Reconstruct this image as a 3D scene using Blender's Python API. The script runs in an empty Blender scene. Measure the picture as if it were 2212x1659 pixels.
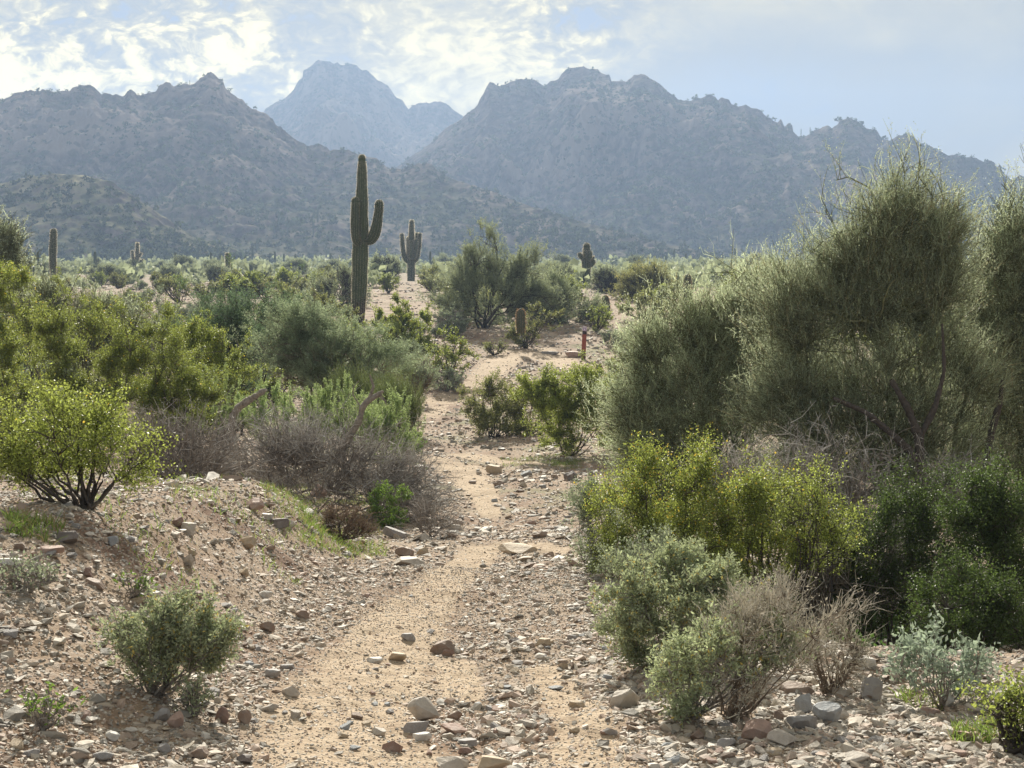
import bpy, math, random
import numpy as np
random.seed(7)
C = bpy.context.scene.collection
R = math.radians
PI = math.pi
# ------------------------------------------------------------------ camera
F, CX, CY, PITCH = 3000.0, 1106.0, 829.5, R(4.85)     # the photograph read at 2212 px width
EYE = 1.6
cam = bpy.data.cameras.new('camera')
cam.sensor_width = 36.0
cam.lens = 36.0*F/2212.0
cam.clip_start = 0.05
cam.clip_end = 8000
cam_o = bpy.data.objects.new('camera', cam)
cam_o.location = (0, 0, EYE)
cam_o.rotation_euler = (PI/2-PITCH, 0, 0)
C.objects.link(cam_o)
bpy.context.scene.camera = cam_o
# ------------------------------------------------------------------ sun and exposure
SUN_EL, SUN_AZ = R(32), R(-5)                          # azimuth from +Y, positive to the right
sl = bpy.data.lights.new('sun', 'SUN')
sl.energy = 5.0
sl.angle = R(1.0)
sl.color = (1.0, 0.93, 0.80)
so = bpy.data.objects.new('sun', sl)
so.rotation_euler = (-(PI/2-SUN_EL), 0, -SUN_AZ)
C.objects.link(so)
sc = bpy.context.scene
sc.view_settings.view_transform = 'Standard'
sc.view_settings.look = 'None'
sc.view_settings.exposure = 0.88
sc.view_settings.gamma = 1.0
sc.view_settings.use_curve_mapping = False
sc.render.engine = 'CYCLES'
cy = sc.cycles
cy.max_bounces = 6; cy.diffuse_bounces = 3; cy.glossy_bounces = 2
cy.transmission_bounces = 4; cy.transparent_max_bounces = 6; cy.volume_bounces = 0
cy.use_denoising = True
cy.sample_clamp_indirect = 6.0

# ------------------------------------------------------------------ node helper
class NT:
    def __init__(s, tree):
        s.t = tree; s.n = tree.nodes; s.l = tree.links
    def new(s, typ, **kw):
        nd = s.n.new(typ)
        for k, v in kw.items(): setattr(nd, k, v)
        return nd
    def put(s, sock, val):
        if isinstance(val, bpy.types.NodeSocket): s.l.new(val, sock)
        elif val is not None:
            if sock.type == 'RGBA' and len(val) == 3: val = (*val, 1)
            sock.default_value = val
    def math(s, op, a, b=None, c=None, clamp=False):
        nd = s.new('ShaderNodeMath', operation=op, use_clamp=clamp)
        s.put(nd.inputs[0], a)
        if b is not None: s.put(nd.inputs[1], b)
        if c is not None: s.put(nd.inputs[2], c)
        return nd.outputs[0]
    def mix(s, f, a, b, mode='MIX'):
        nd = s.new('ShaderNodeMix', data_type='RGBA', blend_type=mode)
        s.put(nd.inputs['Factor'], f); s.put(nd.inputs[6], a); s.put(nd.inputs[7], b)
        return nd.outputs[2]
    def noise(s, vec, scale, detail=4, rough=0.5, lac=2.0, dist=0.0, out='Fac'):
        nd = s.new('ShaderNodeTexNoise')
        if vec is not None: s.put(nd.inputs['Vector'], vec)
        nd.inputs['Scale'].default_value = scale; nd.inputs['Detail'].default_value = detail
        nd.inputs['Roughness'].default_value = rough; nd.inputs['Lacunarity'].default_value = lac
        nd.inputs['Distortion'].default_value = dist
        return nd.outputs[out]
    def ramp(s, f, stops, interp='LINEAR'):
        nd = s.new('ShaderNodeValToRGB'); cr = nd.color_ramp; cr.interpolation = interp
        while len(cr.elements) < len(stops): cr.elements.new(0.5)
        for e, (p, col) in zip(cr.elements, stops):
            e.position = p; e.color = (*col, 1) if len(col) == 3 else col
        s.put(nd.inputs[0], f)
        return nd.outputs[0]
    def mapr(s, v, a, b, c=0.0, d=1.0, smooth=True):
        nd = s.new('ShaderNodeMapRange', interpolation_type='SMOOTHSTEP' if smooth else 'LINEAR')
        s.put(nd.inputs[0], v)
        for i, q in enumerate((a, b, c, d)): nd.inputs[i+1].default_value = q
        return nd.outputs[0]
    def comb(s, x, y, z):
        nd = s.new('ShaderNodeCombineXYZ')
        s.put(nd.inputs[0], x); s.put(nd.inputs[1], y); s.put(nd.inputs[2], z)
        return nd.outputs[0]

# ------------------------------------------------------------------ world: sky texture behind a veil of broken cloud
world = bpy.data.worlds.new('World'); sc.world = world; world.use_nodes = True
w = NT(world.node_tree); w.n.clear()
tc = w.new('ShaderNodeTexCoord')
sep = w.new('ShaderNodeSeparateXYZ'); w.l.new(tc.outputs['Generated'], sep.inputs[0])
dx, dy, dz = sep.outputs
sky = w.new('ShaderNodeTexSky', sky_type='NISHITA', sun_disc=False)
sky.sun_elevation = SUN_EL; sky.sun_rotation = SUN_AZ
sky.air_density = 1.0; sky.dust_density = 1.5; sky.ozone_density = 1.2
den = w.math('MAXIMUM', w.math('ABSOLUTE', dy), 0.12)
A = w.math('DIVIDE', dx, den)                # tangent of the azimuth off the sunward axis
E = w.math('DIVIDE', dz, den)                # tangent of the height over the horizon
cv = w.comb(A, E, 0.0)
def gauss(u, v, su, sv, rot=0.0):            # a bank of cloud, in degrees-like units of A and E
    a = w.math('SUBTRACT', A, (u-1106)/3000); e = w.math('SUBTRACT', E, (575-v)/3000)
    c, s_ = math.cos(rot), math.sin(rot)
    p = w.math('ADD', w.math('MULTIPLY', a, c), w.math('MULTIPLY', e, s_))
    q = w.math('SUBTRACT', w.math('MULTIPLY', e, c), w.math('MULTIPLY', a, s_))
    p = w.math('DIVIDE', p, su/3000); q = w.math('DIVIDE', q, sv/3000)
    r2 = w.math('ADD', w.math('MULTIPLY', p, p), w.math('MULTIPLY', q, q))
    return w.math('EXPONENT', w.math('MULTIPLY', r2, -1.0))
def vscale(vec, s):
    nd = w.new('ShaderNodeVectorMath', operation='MULTIPLY'); w.put(nd.inputs[0], vec); nd.inputs[1].default_value = s
    return nd.outputs[0]
warp = w.noise(vscale(cv, (1, 2.2, 1)), 14, 4, 0.55, out='Color')
wv = w.new('ShaderNodeVectorMath', operation='MULTIPLY_ADD'); w.put(wv.inputs[0], warp); wv.inputs[1].default_value = (0.05, 0.03, 0); w.put(wv.inputs[2], cv)
broad = w.noise(vscale(wv.outputs[0], (1, 1.7, 1)), 6.5, 5, 0.55)
mott = w.noise(vscale(wv.outputs[0], (1, 1.7, 1)), 34, 5, 0.6)
fine = w.noise(vscale(wv.outputs[0], (1, 1.5, 1)), 95, 3, 0.55)
mmask = w.math('MINIMUM', w.math('ADD', gauss(250, 160, 620, 240), w.math('MULTIPLY', gauss(1230, 70, 170, 110), 0.7)), 1.0)
B = w.math('MULTIPLY', w.math('SUBTRACT', broad, 0.5), 0.75)
B = w.math('ADD', B, 0.45)
def acc(g, k):
    global B
    B = w.math('ADD', B, w.math('MULTIPLY', g, k))
mm = w.math('ADD', w.math('MULTIPLY', w.math('SUBTRACT', mott, 0.5), 2.0), w.math('MULTIPLY', w.math('SUBTRACT', fine, 0.5), 1.3))
B = w.math('ADD', B, w.math('MULTIPLY', mm, w.math('ADD', w.math('MULTIPLY', mmask, 1.3), 0.08)))
acc(gauss(1010, 120, 330, 190), 0.25)
acc(gauss(930, 215, 120, 50), 0.12)
acc(gauss(480, 130, 210, 80, 0.25), 0.30)
acc(gauss(60, 190, 230, 80), 0.34)
acc(gauss(690, 90, 90, 130, 0.7), -0.26)
acc(gauss(420, 20, 330, 50), -0.16)
acc(gauss(1265, 48, 75, 26), -0.62)
acc(gauss(1250, 140, 160, 60), 0.18)
acc(gauss(1900, 95, 70, 26), 0.14)
acc(gauss(1750, 40, 330, 90), 0.08)
acc(gauss(1800, 230, 560, 150), -0.36)
acc(gauss(300, 120, 620, 200), 0.10)
acc(gauss(2230, 350, 60, 40), 0.25)
ccol = w.ramp(B, [(0.0, (0.13, 0.18, 0.27)), (0.12, (0.20, 0.215, 0.235)), (0.28, (0.275, 0.265, 0.23)), (0.44, (0.37, 0.335, 0.245)), (0.60, (0.52, 0.445, 0.26)),
                  (0.76, (0.86, 0.715, 0.36)), (0.92, (1.12, 0.92, 0.42)), (1.0, (1.25, 1.03, 0.48))])
skyc = w.new('ShaderNodeMix', data_type='RGBA', blend_type='MULTIPLY'); skyc.inputs['Factor'].default_value = 1
w.l.new(sky.outputs[0], skyc.inputs[6]); skyc.inputs[7].default_value = (0.1, 0.1, 0.1, 1)
clear = w.mapr(B, 0.02, 0.32, 0.10, 0.03)
# high overhead the veil thins
final = w.mix(clear, ccol, skyc.outputs[2])
sd = w.new('ShaderNodeVectorMath', operation='DOT_PRODUCT'); w.l.new(tc.outputs['Generated'], sd.inputs[0])
sd.inputs[1].default_value = (math.sin(SUN_AZ)*math.cos(SUN_EL), math.cos(SUN_AZ)*math.cos(SUN_EL), math.sin(SUN_EL))
dim = w.mapr(sd.outputs['Value'], 0.0, 0.72, 0.78, 1.0)      # thin cloud glows less away from the sun
dimv = w.new('ShaderNodeVectorMath', operation='SCALE'); w.l.new(final, dimv.inputs[0]); w.l.new(dim, dimv.inputs['Scale'])
final = w.mix(w.mapr(sd.outputs['Value'], 0.0, 0.6, 0.5, 0.0), dimv.outputs[0], (0.37, 0.375, 0.375))
bg = w.new('ShaderNodeBackground'); w.l.new(final, bg.inputs[0]); bg.inputs[1].default_value = 0.80
wo = w.new('ShaderNodeOutputWorld'); w.l.new(bg.outputs[0], wo.inputs[0])
world.cycles.sampling_method = 'MANUAL'; world.cycles.sample_map_resolution = 512

# ------------------------------------------------------------------ noise in numpy
_rg = np.random.RandomState(11)
_PERM = _rg.permutation(4096).astype(np.int64)
_VAL = _rg.rand(4096)
def vn(x, y, seed=0):
    x = np.asarray(x, float); y = np.asarray(y, float)
    xi = np.floor(x).astype(np.int64); yi = np.floor(y).astype(np.int64)
    fx = x-xi; fy = y-yi
    fx = fx*fx*fx*(fx*(fx*6-15)+10); fy = fy*fy*fy*(fy*(fy*6-15)+10)
    def h(a, b): return _VAL[_PERM[(_PERM[(a+seed*131) & 4095]+b) & 4095]]
    v00 = h(xi, yi); v10 = h(xi+1, yi); v01 = h(xi, yi+1); v11 = h(xi+1, yi+1)
    return ((v00*(1-fx)+v10*fx)*(1-fy)+(v01*(1-fx)+v11*fx)*fy)*2-1
def fbm(x, y, octv=4, seed=0, gain=0.5, lac=2.03):
    s = 0; a = 1; t = 0
    for i in range(octv):
        s = s+a*vn(x, y, seed+i*7); t += a; a *= gain; x = x*lac+3.7; y = y*lac+1.3
    return s/t
def ridged(x, y, octv=4, seed=0, gain=0.5):
    s = 0; a = 1; t = 0
    for i in range(octv):
        s = s+a*(1-2*np.abs(vn(x, y, seed+i*7))); t += a; a *= gain; x = x*2.03+3.7; y = y*2.03+1.3
    return s/t
def sm(v, a, b):
    t = np.clip((np.asarray(v, float)-a)/(b-a), 0, 1)
    return t*t*(3-2*t)

# ------------------------------------------------------------------ terrain
PY = np.array([-3000, -20, 0, 3, 4.4, 8, 12, 16, 22, 28, 34, 39, 42, 45, 49, 55, 62, 80, 110, 150, 200, 300, 450, 700, 4000.])
PZ = np.array([-2.5, -2.0, -1.6, -1.56, -1.6, -2.05, -2.45, -2.85, -3.3, -3.6, -3.78, -3.75, -3.5, -3.33, -3.22, -2.95, -2.5, -2.05, -1.75, -1.5, -1.2, -0.7, 0.5, 1.0, 1.0])+EYE
TY = np.array([0, 4.4, 6, 8, 12, 16, 22, 28, 34, 38, 44, 49, 55, 62])
TX = np.array([-.15, -.18, -.19, -.12, -.02, -.14, -.63, -1.13, -1.77, -2.0, -.67, 1.05, 3.5, 6.5])
def Hg(x, y):
    x = np.asarray(x, float); y = np.asarray(y, float)
    yy = y+0.6*vn(x*.25, y*.05+9, 3)*sm(y, 8, 20)
    z = np.interp(yy, PY, PZ)
    xt = np.interp(y, TY, TX)
    d = x-xt
    # left bank beside the trail, and the hollow behind it
    z = z+0.62*sm(-d, 0.80+0.03*y, 1.95+0.03*y)*sm(y, 3.0, 7.5)*(1-sm(y, 11.5, 15.0))
    z = z+0.10*sm(-d, 0.6, 1.6)*sm(y, 1, 4)*(1-sm(y, 6, 10))
    # right side falls into a hollow behind the boulder edge
    z = z-0.62*sm(x, 1.15, 2.3)*sm(y, 6.2, 8.4)*(1-sm(y, 17, 26))
    # wash floor banks
    z = z+0.5*sm(np.abs(d), 1.2, 4.5)*sm(y, 24, 34)*(1-sm(y, 40, 50))
    # worn groove of the trail
    z = z-0.06*np.exp(-(d/0.55)**2)*sm(y, 3, 5)*(1-sm(y, 55, 70))
    a = sm(y, 60, 120)
    z = z+fbm(x*.6, y*.6, 4, 21)*0.06+fbm(x*3.1, y*3.1, 3, 5)*0.03*(1-sm(y, 30, 80))
    z = z+fbm(x*.06, y*.06, 3, 33)*(0.10+0.45*a)*sm(y, 12, 40)
    z = z+fbm(x*7, y*5, 2, 71)*.018*(1-sm(y, 12, 25))
    z = z+ridged(x*1.3, y*1.3, 3, 8)*0.03*sm(np.abs(d), 0.8, 2.0)*(1-sm(y, 40, 80))
    return z
def ray(u, v):
    a = (u-CX)/F; b = (CY-v)/F
    return np.array([a, math.cos(PITCH)+b*math.sin(PITCH), -math.sin(PITCH)+b*math.cos(PITCH)])
_YS = np.geomspace(2.2, 900, 5000)
def hit(u, v):
    d = ray(u, v); s = _YS/d[1]
    zz = EYE+s*d[2]-Hg(s*d[0], _YS)
    k = np.argmax(zz < 0) if (zz < 0).any() else len(_YS)-1
    y = _YS[k]; x = y/d[1]*d[0]
    return float(x), float(y), float(Hg(x, y))
def at(u, y):
    x = (u-CX)/F*y
    return x, y, float(Hg(x, y))
def xz(u, v, y):
    d = ray(u, v); s = y/d[1]
    return s*d[0], EYE+s*d[2]

# ------------------------------------------------------------------ object helpers
def link(o, parent=None):
    C.objects.link(o)
    if parent is not None: o.parent = parent
    return o
def tag(o, label=None, cat=None, group=None, kind=None):
    if label: o['label'] = label
    if cat: o['category'] = cat
    if group: o['group'] = group
    if kind: o['kind'] = kind
    return o
def empty(name, loc, rz=0.0):
    o = bpy.data.objects.new(name, None); o.empty_display_size = 0.2
    o.location = loc; o.rotation_euler = (0, 0, rz)
    return link(o)
class MB:
    """collects polygons of one vertex count each and builds one mesh"""
    def __init__(s): s.v = []; s.q = []; s.t = []; s.n = 0; s.qm = []; s.tm = []
    def add(s, verts, quads=None, tris=None, mat=0):
        verts = np.asarray(verts, float).reshape(-1, 3)
        if quads is not None and len(quads):
            quads = np.asarray(quads, np.int64); s.q.append(quads+s.n); s.qm.append(np.full(len(quads), mat))
        if tris is not None and len(tris):
            tris = np.asarray(tris, np.int64); s.t.append(tris+s.n); s.tm.append(np.full(len(tris), mat))
        s.v.append(verts); s.n += len(verts)
    def mesh(s, name, mats, smooth=False):
        me = bpy.data.meshes.new(name)
        V = np.concatenate(s.v) if s.v else np.zeros((0, 3))
        Q = np.concatenate(s.q) if s.q else np.zeros((0, 4), np.int64)
        T = np.concatenate(s.t) if s.t else np.zeros((0, 3), np.int64)
        me.vertices.add(len(V)); me.vertices.foreach_set('co', V.astype(np.float32).ravel())
        nl = Q.size+T.size
        me.loops.add(nl)
        me.loops.foreach_set('vertex_index', np.concatenate([Q.ravel(), T.ravel()]).astype(np.int32))
        me.polygons.add(len(Q)+len(T))
        st = np.concatenate([np.arange(len(Q))*4, Q.size+np.arange(len(T))*3]).astype(np.int32)
        me.polygons.foreach_set('loop_start', st)
        mi = np.concatenate([np.concatenate(s.qm) if s.qm else np.zeros(0), np.concatenate(s.tm) if s.tm else np.zeros(0)]).astype(np.int32)
        me.polygons.foreach_set('material_index', mi)
        me.polygons.foreach_set('use_smooth', np.full(len(Q)+len(T), smooth))
        for m in (mats if isinstance(mats, (list, tuple)) else [mats]): me.materials.append(m)
        me.update(calc_edges=True)
        return me
    def build(s, name, mats, parent=None, smooth=False):
        return link(bpy.data.objects.new(name, s.mesh(name, mats, smooth)), parent)
def nrm(a): return a/np.maximum(np.linalg.norm(a, axis=-1, keepdims=True), 1e-9)
def tubes(mb, P, rad, sides=4, mat=0, cap=True):
    """P (N,K,3), rad (N,K)"""
    N, K, _ = P.shape
    if N == 0: return
    T = np.gradient(P, axis=1); T = nrm(T)
    ref = np.where(np.abs(T[..., 2:3]) > 0.9, np.array([1., 0, 0]), np.array([0, 0, 1.]))
    a = nrm(np.cross(T, ref)); b = np.cross(T, a)
    ang = np.arange(sides)*2*PI/sides
    ring = P[:, :, None, :]+rad[:, :, None, None]*(a[:, :, None, :]*np.cos(ang)[None, None, :, None]+b[:, :, None, :]*np.sin(ang)[None, None, :, None])
    i = np.arange(N)[:, None, None]*K*sides; k = np.arange(K-1)[None, :, None]*sides; s0 = np.arange(sides)[None, None, :]; s1 = (s0+1) % sides
    q = np.stack([i+k+s0, i+k+s1, i+k+sides+s1, i+k+sides+s0], -1).reshape(-1, 4)
    mb.add(ring.reshape(-1, 3), quads=q, mat=mat)
def ribbons(mb, P, wd, rng, mat=0):
    N, K, _ = P.shape
    if N == 0: return
    side = nrm(rng.randn(N, 3)); T = nrm(P[:, -1]-P[:, 0]); side = nrm(side-T*(side*T).sum(-1, keepdims=True))
    tap = np.linspace(1, 0.35, K)[None, :, None]
    w_ = (np.asarray(wd).reshape(-1, 1, 1)*0.5)*tap*side[:, None, :]
    V = np.stack([P-w_, P+w_], 2)      # N,K,2,3
    i = np.arange(N)[:, None]*K*2; k = np.arange(K-1)[None, :]*2
    q = np.stack([i+k, i+k+1, i+k+3, i+k+2], -1).reshape(-1, 4)
    mb.add(V.reshape(-1, 3), quads=q, mat=mat)
def leaves(mb, P, size, rng, aspect=0.5, mat=0, dirs=None, up=0.0):
    N = len(P)
    if N == 0: return
    d = rng.randn(N, 3) if dirs is None else dirs+rng.randn(N, 3)*0.6
    d[:, 2] += up
    d = nrm(d); s = nrm(np.cross(d, rng.randn(N, 3)))
    size = np.asarray(size).reshape(-1, 1)*np.ones((N, 1))*(0.6+0.8*rng.rand(N, 1))
    n = np.cross(d, s)
    a = P; b = P+d*size*.5+s*size*aspect*.5+n*size*.08; c = P+d*size; e = P+d*size*.5-s*size*aspect*.5+n*size*.08
    V = np.stack([a, b, c, e], 1).reshape(-1, 3)
    mb.add(V, quads=np.arange(N*4).reshape(-1, 4), mat=mat)

# ------------------------------------------------------------------ materials
def mat_new(name):
    m = bpy.data.materials.new(name); m.use_nodes = True
    t = NT(m.node_tree); t.n.clear()
    out = t.new('ShaderNodeOutputMaterial')
    return m, t, out
def leaf_mat(name, col, tcol, var=0.35, trans=0.45, rough=0.55, alt=None, spec=0.3):
    m, t, out = mat_new(name)
    geo = t.new('ShaderNodeNewGeometry')
    rnd = geo.outputs['Random Per Island']
    k = t.mapr(rnd, 0, 1, 1-var, 1+var, smooth=False)
    oi = t.new('ShaderNodeObjectInfo')
    k = t.math('MULTIPLY', k, t.mapr(oi.outputs['Random'], 0, 1, 0.85, 1.15, smooth=False))
    def scaled(c):
        nd = t.new('ShaderNodeVectorMath', operation='SCALE'); nd.inputs[0].default_value = c; t.l.new(k, nd.inputs['Scale'])
        return nd.outputs[0]
    base = scaled(col); tr = scaled(tcol)
    if alt:
        fr = t.math('FRACT', t.math('MULTIPLY', rnd, 37.7))
        f = t.math('LESS_THAN', fr, alt[1])
        base = t.mix(f, base, alt[0]); tr = t.mix(f, tr, alt[0])
    p = t.new('ShaderNodeBsdfPrincipled'); t.l.new(base, p.inputs['Base Color'])
    p.inputs['Roughness'].default_value = rough; p.inputs['Specular IOR Level'].default_value = spec
    tl = t.new('ShaderNodeBsdfTranslucent'); t.l.new(tr, tl.inputs[0])
    mx = t.new('ShaderNodeMixShader'); mx.inputs[0].default_value = trans
    t.l.new(p.outputs[0], mx.inputs[1]); t.l.new(tl.outputs[0], mx.inputs[2]); t.l.new(mx.outputs[0], out.inputs[0])
    return m
def bark_mat(name, col, col2, scale=30, rough=0.85):
    m, t, out = mat_new(name)
    tcn = t.new('ShaderNodeTexCoord')
    n = t.noise(tcn.outputs['Object'], scale, 4, 0.6)
    geo = t.new('ShaderNodeNewGeometry')
    k = t.math('ADD', n, t.math('MULTIPLY', t.math('SUBTRACT', geo.outputs['Random Per Island'], 0.5), 0.5))
    c = t.ramp(k, [(0.25, col), (0.75, col2)])
    p = t.new('ShaderNodeBsdfPrincipled'); t.l.new(c, p.inputs['Base Color']); p.inputs['Roughness'].default_value = rough
    p.inputs['Specular IOR Level'].default_value = 0.25
    b = t.new('ShaderNodeBump'); b.inputs['Strength'].default_value = 0.5; b.inputs['Distance'].default_value = 0.01
    t.l.new(n, b.inputs['Height']); t.l.new(b.outputs[0], p.inputs['Normal'])
    t.l.new(p.outputs[0], out.inputs[0])
    return m
M = {}
M['creo'] = leaf_mat('creosote_leaf', (0.17, 0.215, 0.06), (0.36, 0.42, 0.09), 0.55, 0.5, 0.4, spec=0.5)
M['creo_dry'] = leaf_mat('creosote_leaf_olive', (0.20, 0.22, 0.095), (0.34, 0.36, 0.13), 0.5, 0.45, 0.45)
M['creo_shaded'] = leaf_mat('creosote_leaf_shaded', (0.070, 0.105, 0.036), (0.12, 0.18, 0.045), 0.6, 0.42, 0.45)  # creosote leaf darkened: shade of the right thicket put into the colour
M['brittle'] = leaf_mat('brittlebush_leaf', (0.34, 0.39, 0.27), (0.46, 0.52, 0.28), 0.4, 0.4, 0.7, alt=((0.58, 0.47, 0.15), 0.05))
M['brittle_blue'] = leaf_mat('brittlebush_leaf_blue', (0.33, 0.40, 0.33), (0.40, 0.48, 0.34), 0.35, 0.38, 0.7)
M['bursage'] = leaf_mat('bursage_leaf', (0.26, 0.30, 0.22), (0.34, 0.40, 0.24), 0.4, 0.4, 0.75)
M['yell'] = leaf_mat('yellowish_leaf', (0.34, 0.35, 0.16), (0.48, 0.48, 0.19), 0.4, 0.42, 0.6)
M['mesq'] = leaf_mat('mesquite_leaf', (0.25, 0.31, 0.21), (0.36, 0.43, 0.25), 0.4, 0.42, 0.65)
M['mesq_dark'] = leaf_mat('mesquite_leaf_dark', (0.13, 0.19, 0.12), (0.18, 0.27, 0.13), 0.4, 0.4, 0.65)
M['feather'] = leaf_mat('acacia_leaf', (0.25, 0.34, 0.15), (0.42, 0.52, 0.21), 0.35, 0.45, 0.55)
M['palo'] = leaf_mat('palo_verde_leaf', (0.37, 0.43, 0.30), (0.60, 0.67, 0.43), 0.55, 0.5, 0.42, alt=((0.42, 0.37, 0.23), 0.08))
M['palo_far'] = leaf_mat('palo_verde_leaf_far', (0.29, 0.335, 0.215), (0.43, 0.48, 0.28), 0.35, 0.4, 0.6)
M['ephedra'] = leaf_mat('ephedra_stem', (0.12, 0.16, 0.065), (0.19, 0.23, 0.08), 0.45, 0.35, 0.6)
M['green'] = leaf_mat('green_leaf', (0.12, 0.20, 0.05), (0.24, 0.36, 0.07), 0.3, 0.45, 0.5)
M['grass'] = leaf_mat('grass_blade', (0.13, 0.20, 0.05), (0.26, 0.36, 0.08), 0.4, 0.45, 0.6, alt=((0.40, 0.33, 0.16), 0.18))
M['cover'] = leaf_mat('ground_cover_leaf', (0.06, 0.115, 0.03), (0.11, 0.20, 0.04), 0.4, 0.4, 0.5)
M['deadtwig'] = leaf_mat('dead_twig', (0.45, 0.43, 0.405), (0.30, 0.285, 0.265), 0.5, 0.12, 0.85)
M['redtwig'] = leaf_mat('dry_brittle_twig', (0.50, 0.465, 0.39), (0.38, 0.35, 0.28), 0.4, 0.15, 0.85)
M['browngrass'] = leaf_mat('dry_brown_grass', (0.17, 0.12, 0.09), (0.16, 0.12, 0.08), 0.4, 0.2, 0.85)
M['flower'] = leaf_mat('yellow_flower', (0.80, 0.56, 0.06), (0.80, 0.60, 0.10), 0.2, 0.45, 0.5)
M['stem_dark'] = bark_mat('dark_stem_bark', (0.045, 0.038, 0.033), (0.13, 0.11, 0.095))
M['stem_grey'] = bark_mat('grey_stem_bark', (0.16, 0.14, 0.125), (0.36, 0.33, 0.30))
M['stem_green'] = bark_mat('green_bark', (0.11, 0.12, 0.06), (0.26, 0.27, 0.15), 20)
M['stem_brown'] = bark_mat('brown_bark', (0.13, 0.10, 0.08), (0.32, 0.26, 0.20), 25)
M['wood_dead'] = bark_mat('weathered_wood', (0.12, 0.105, 0.09), (0.36, 0.32, 0.275), 28)

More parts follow.
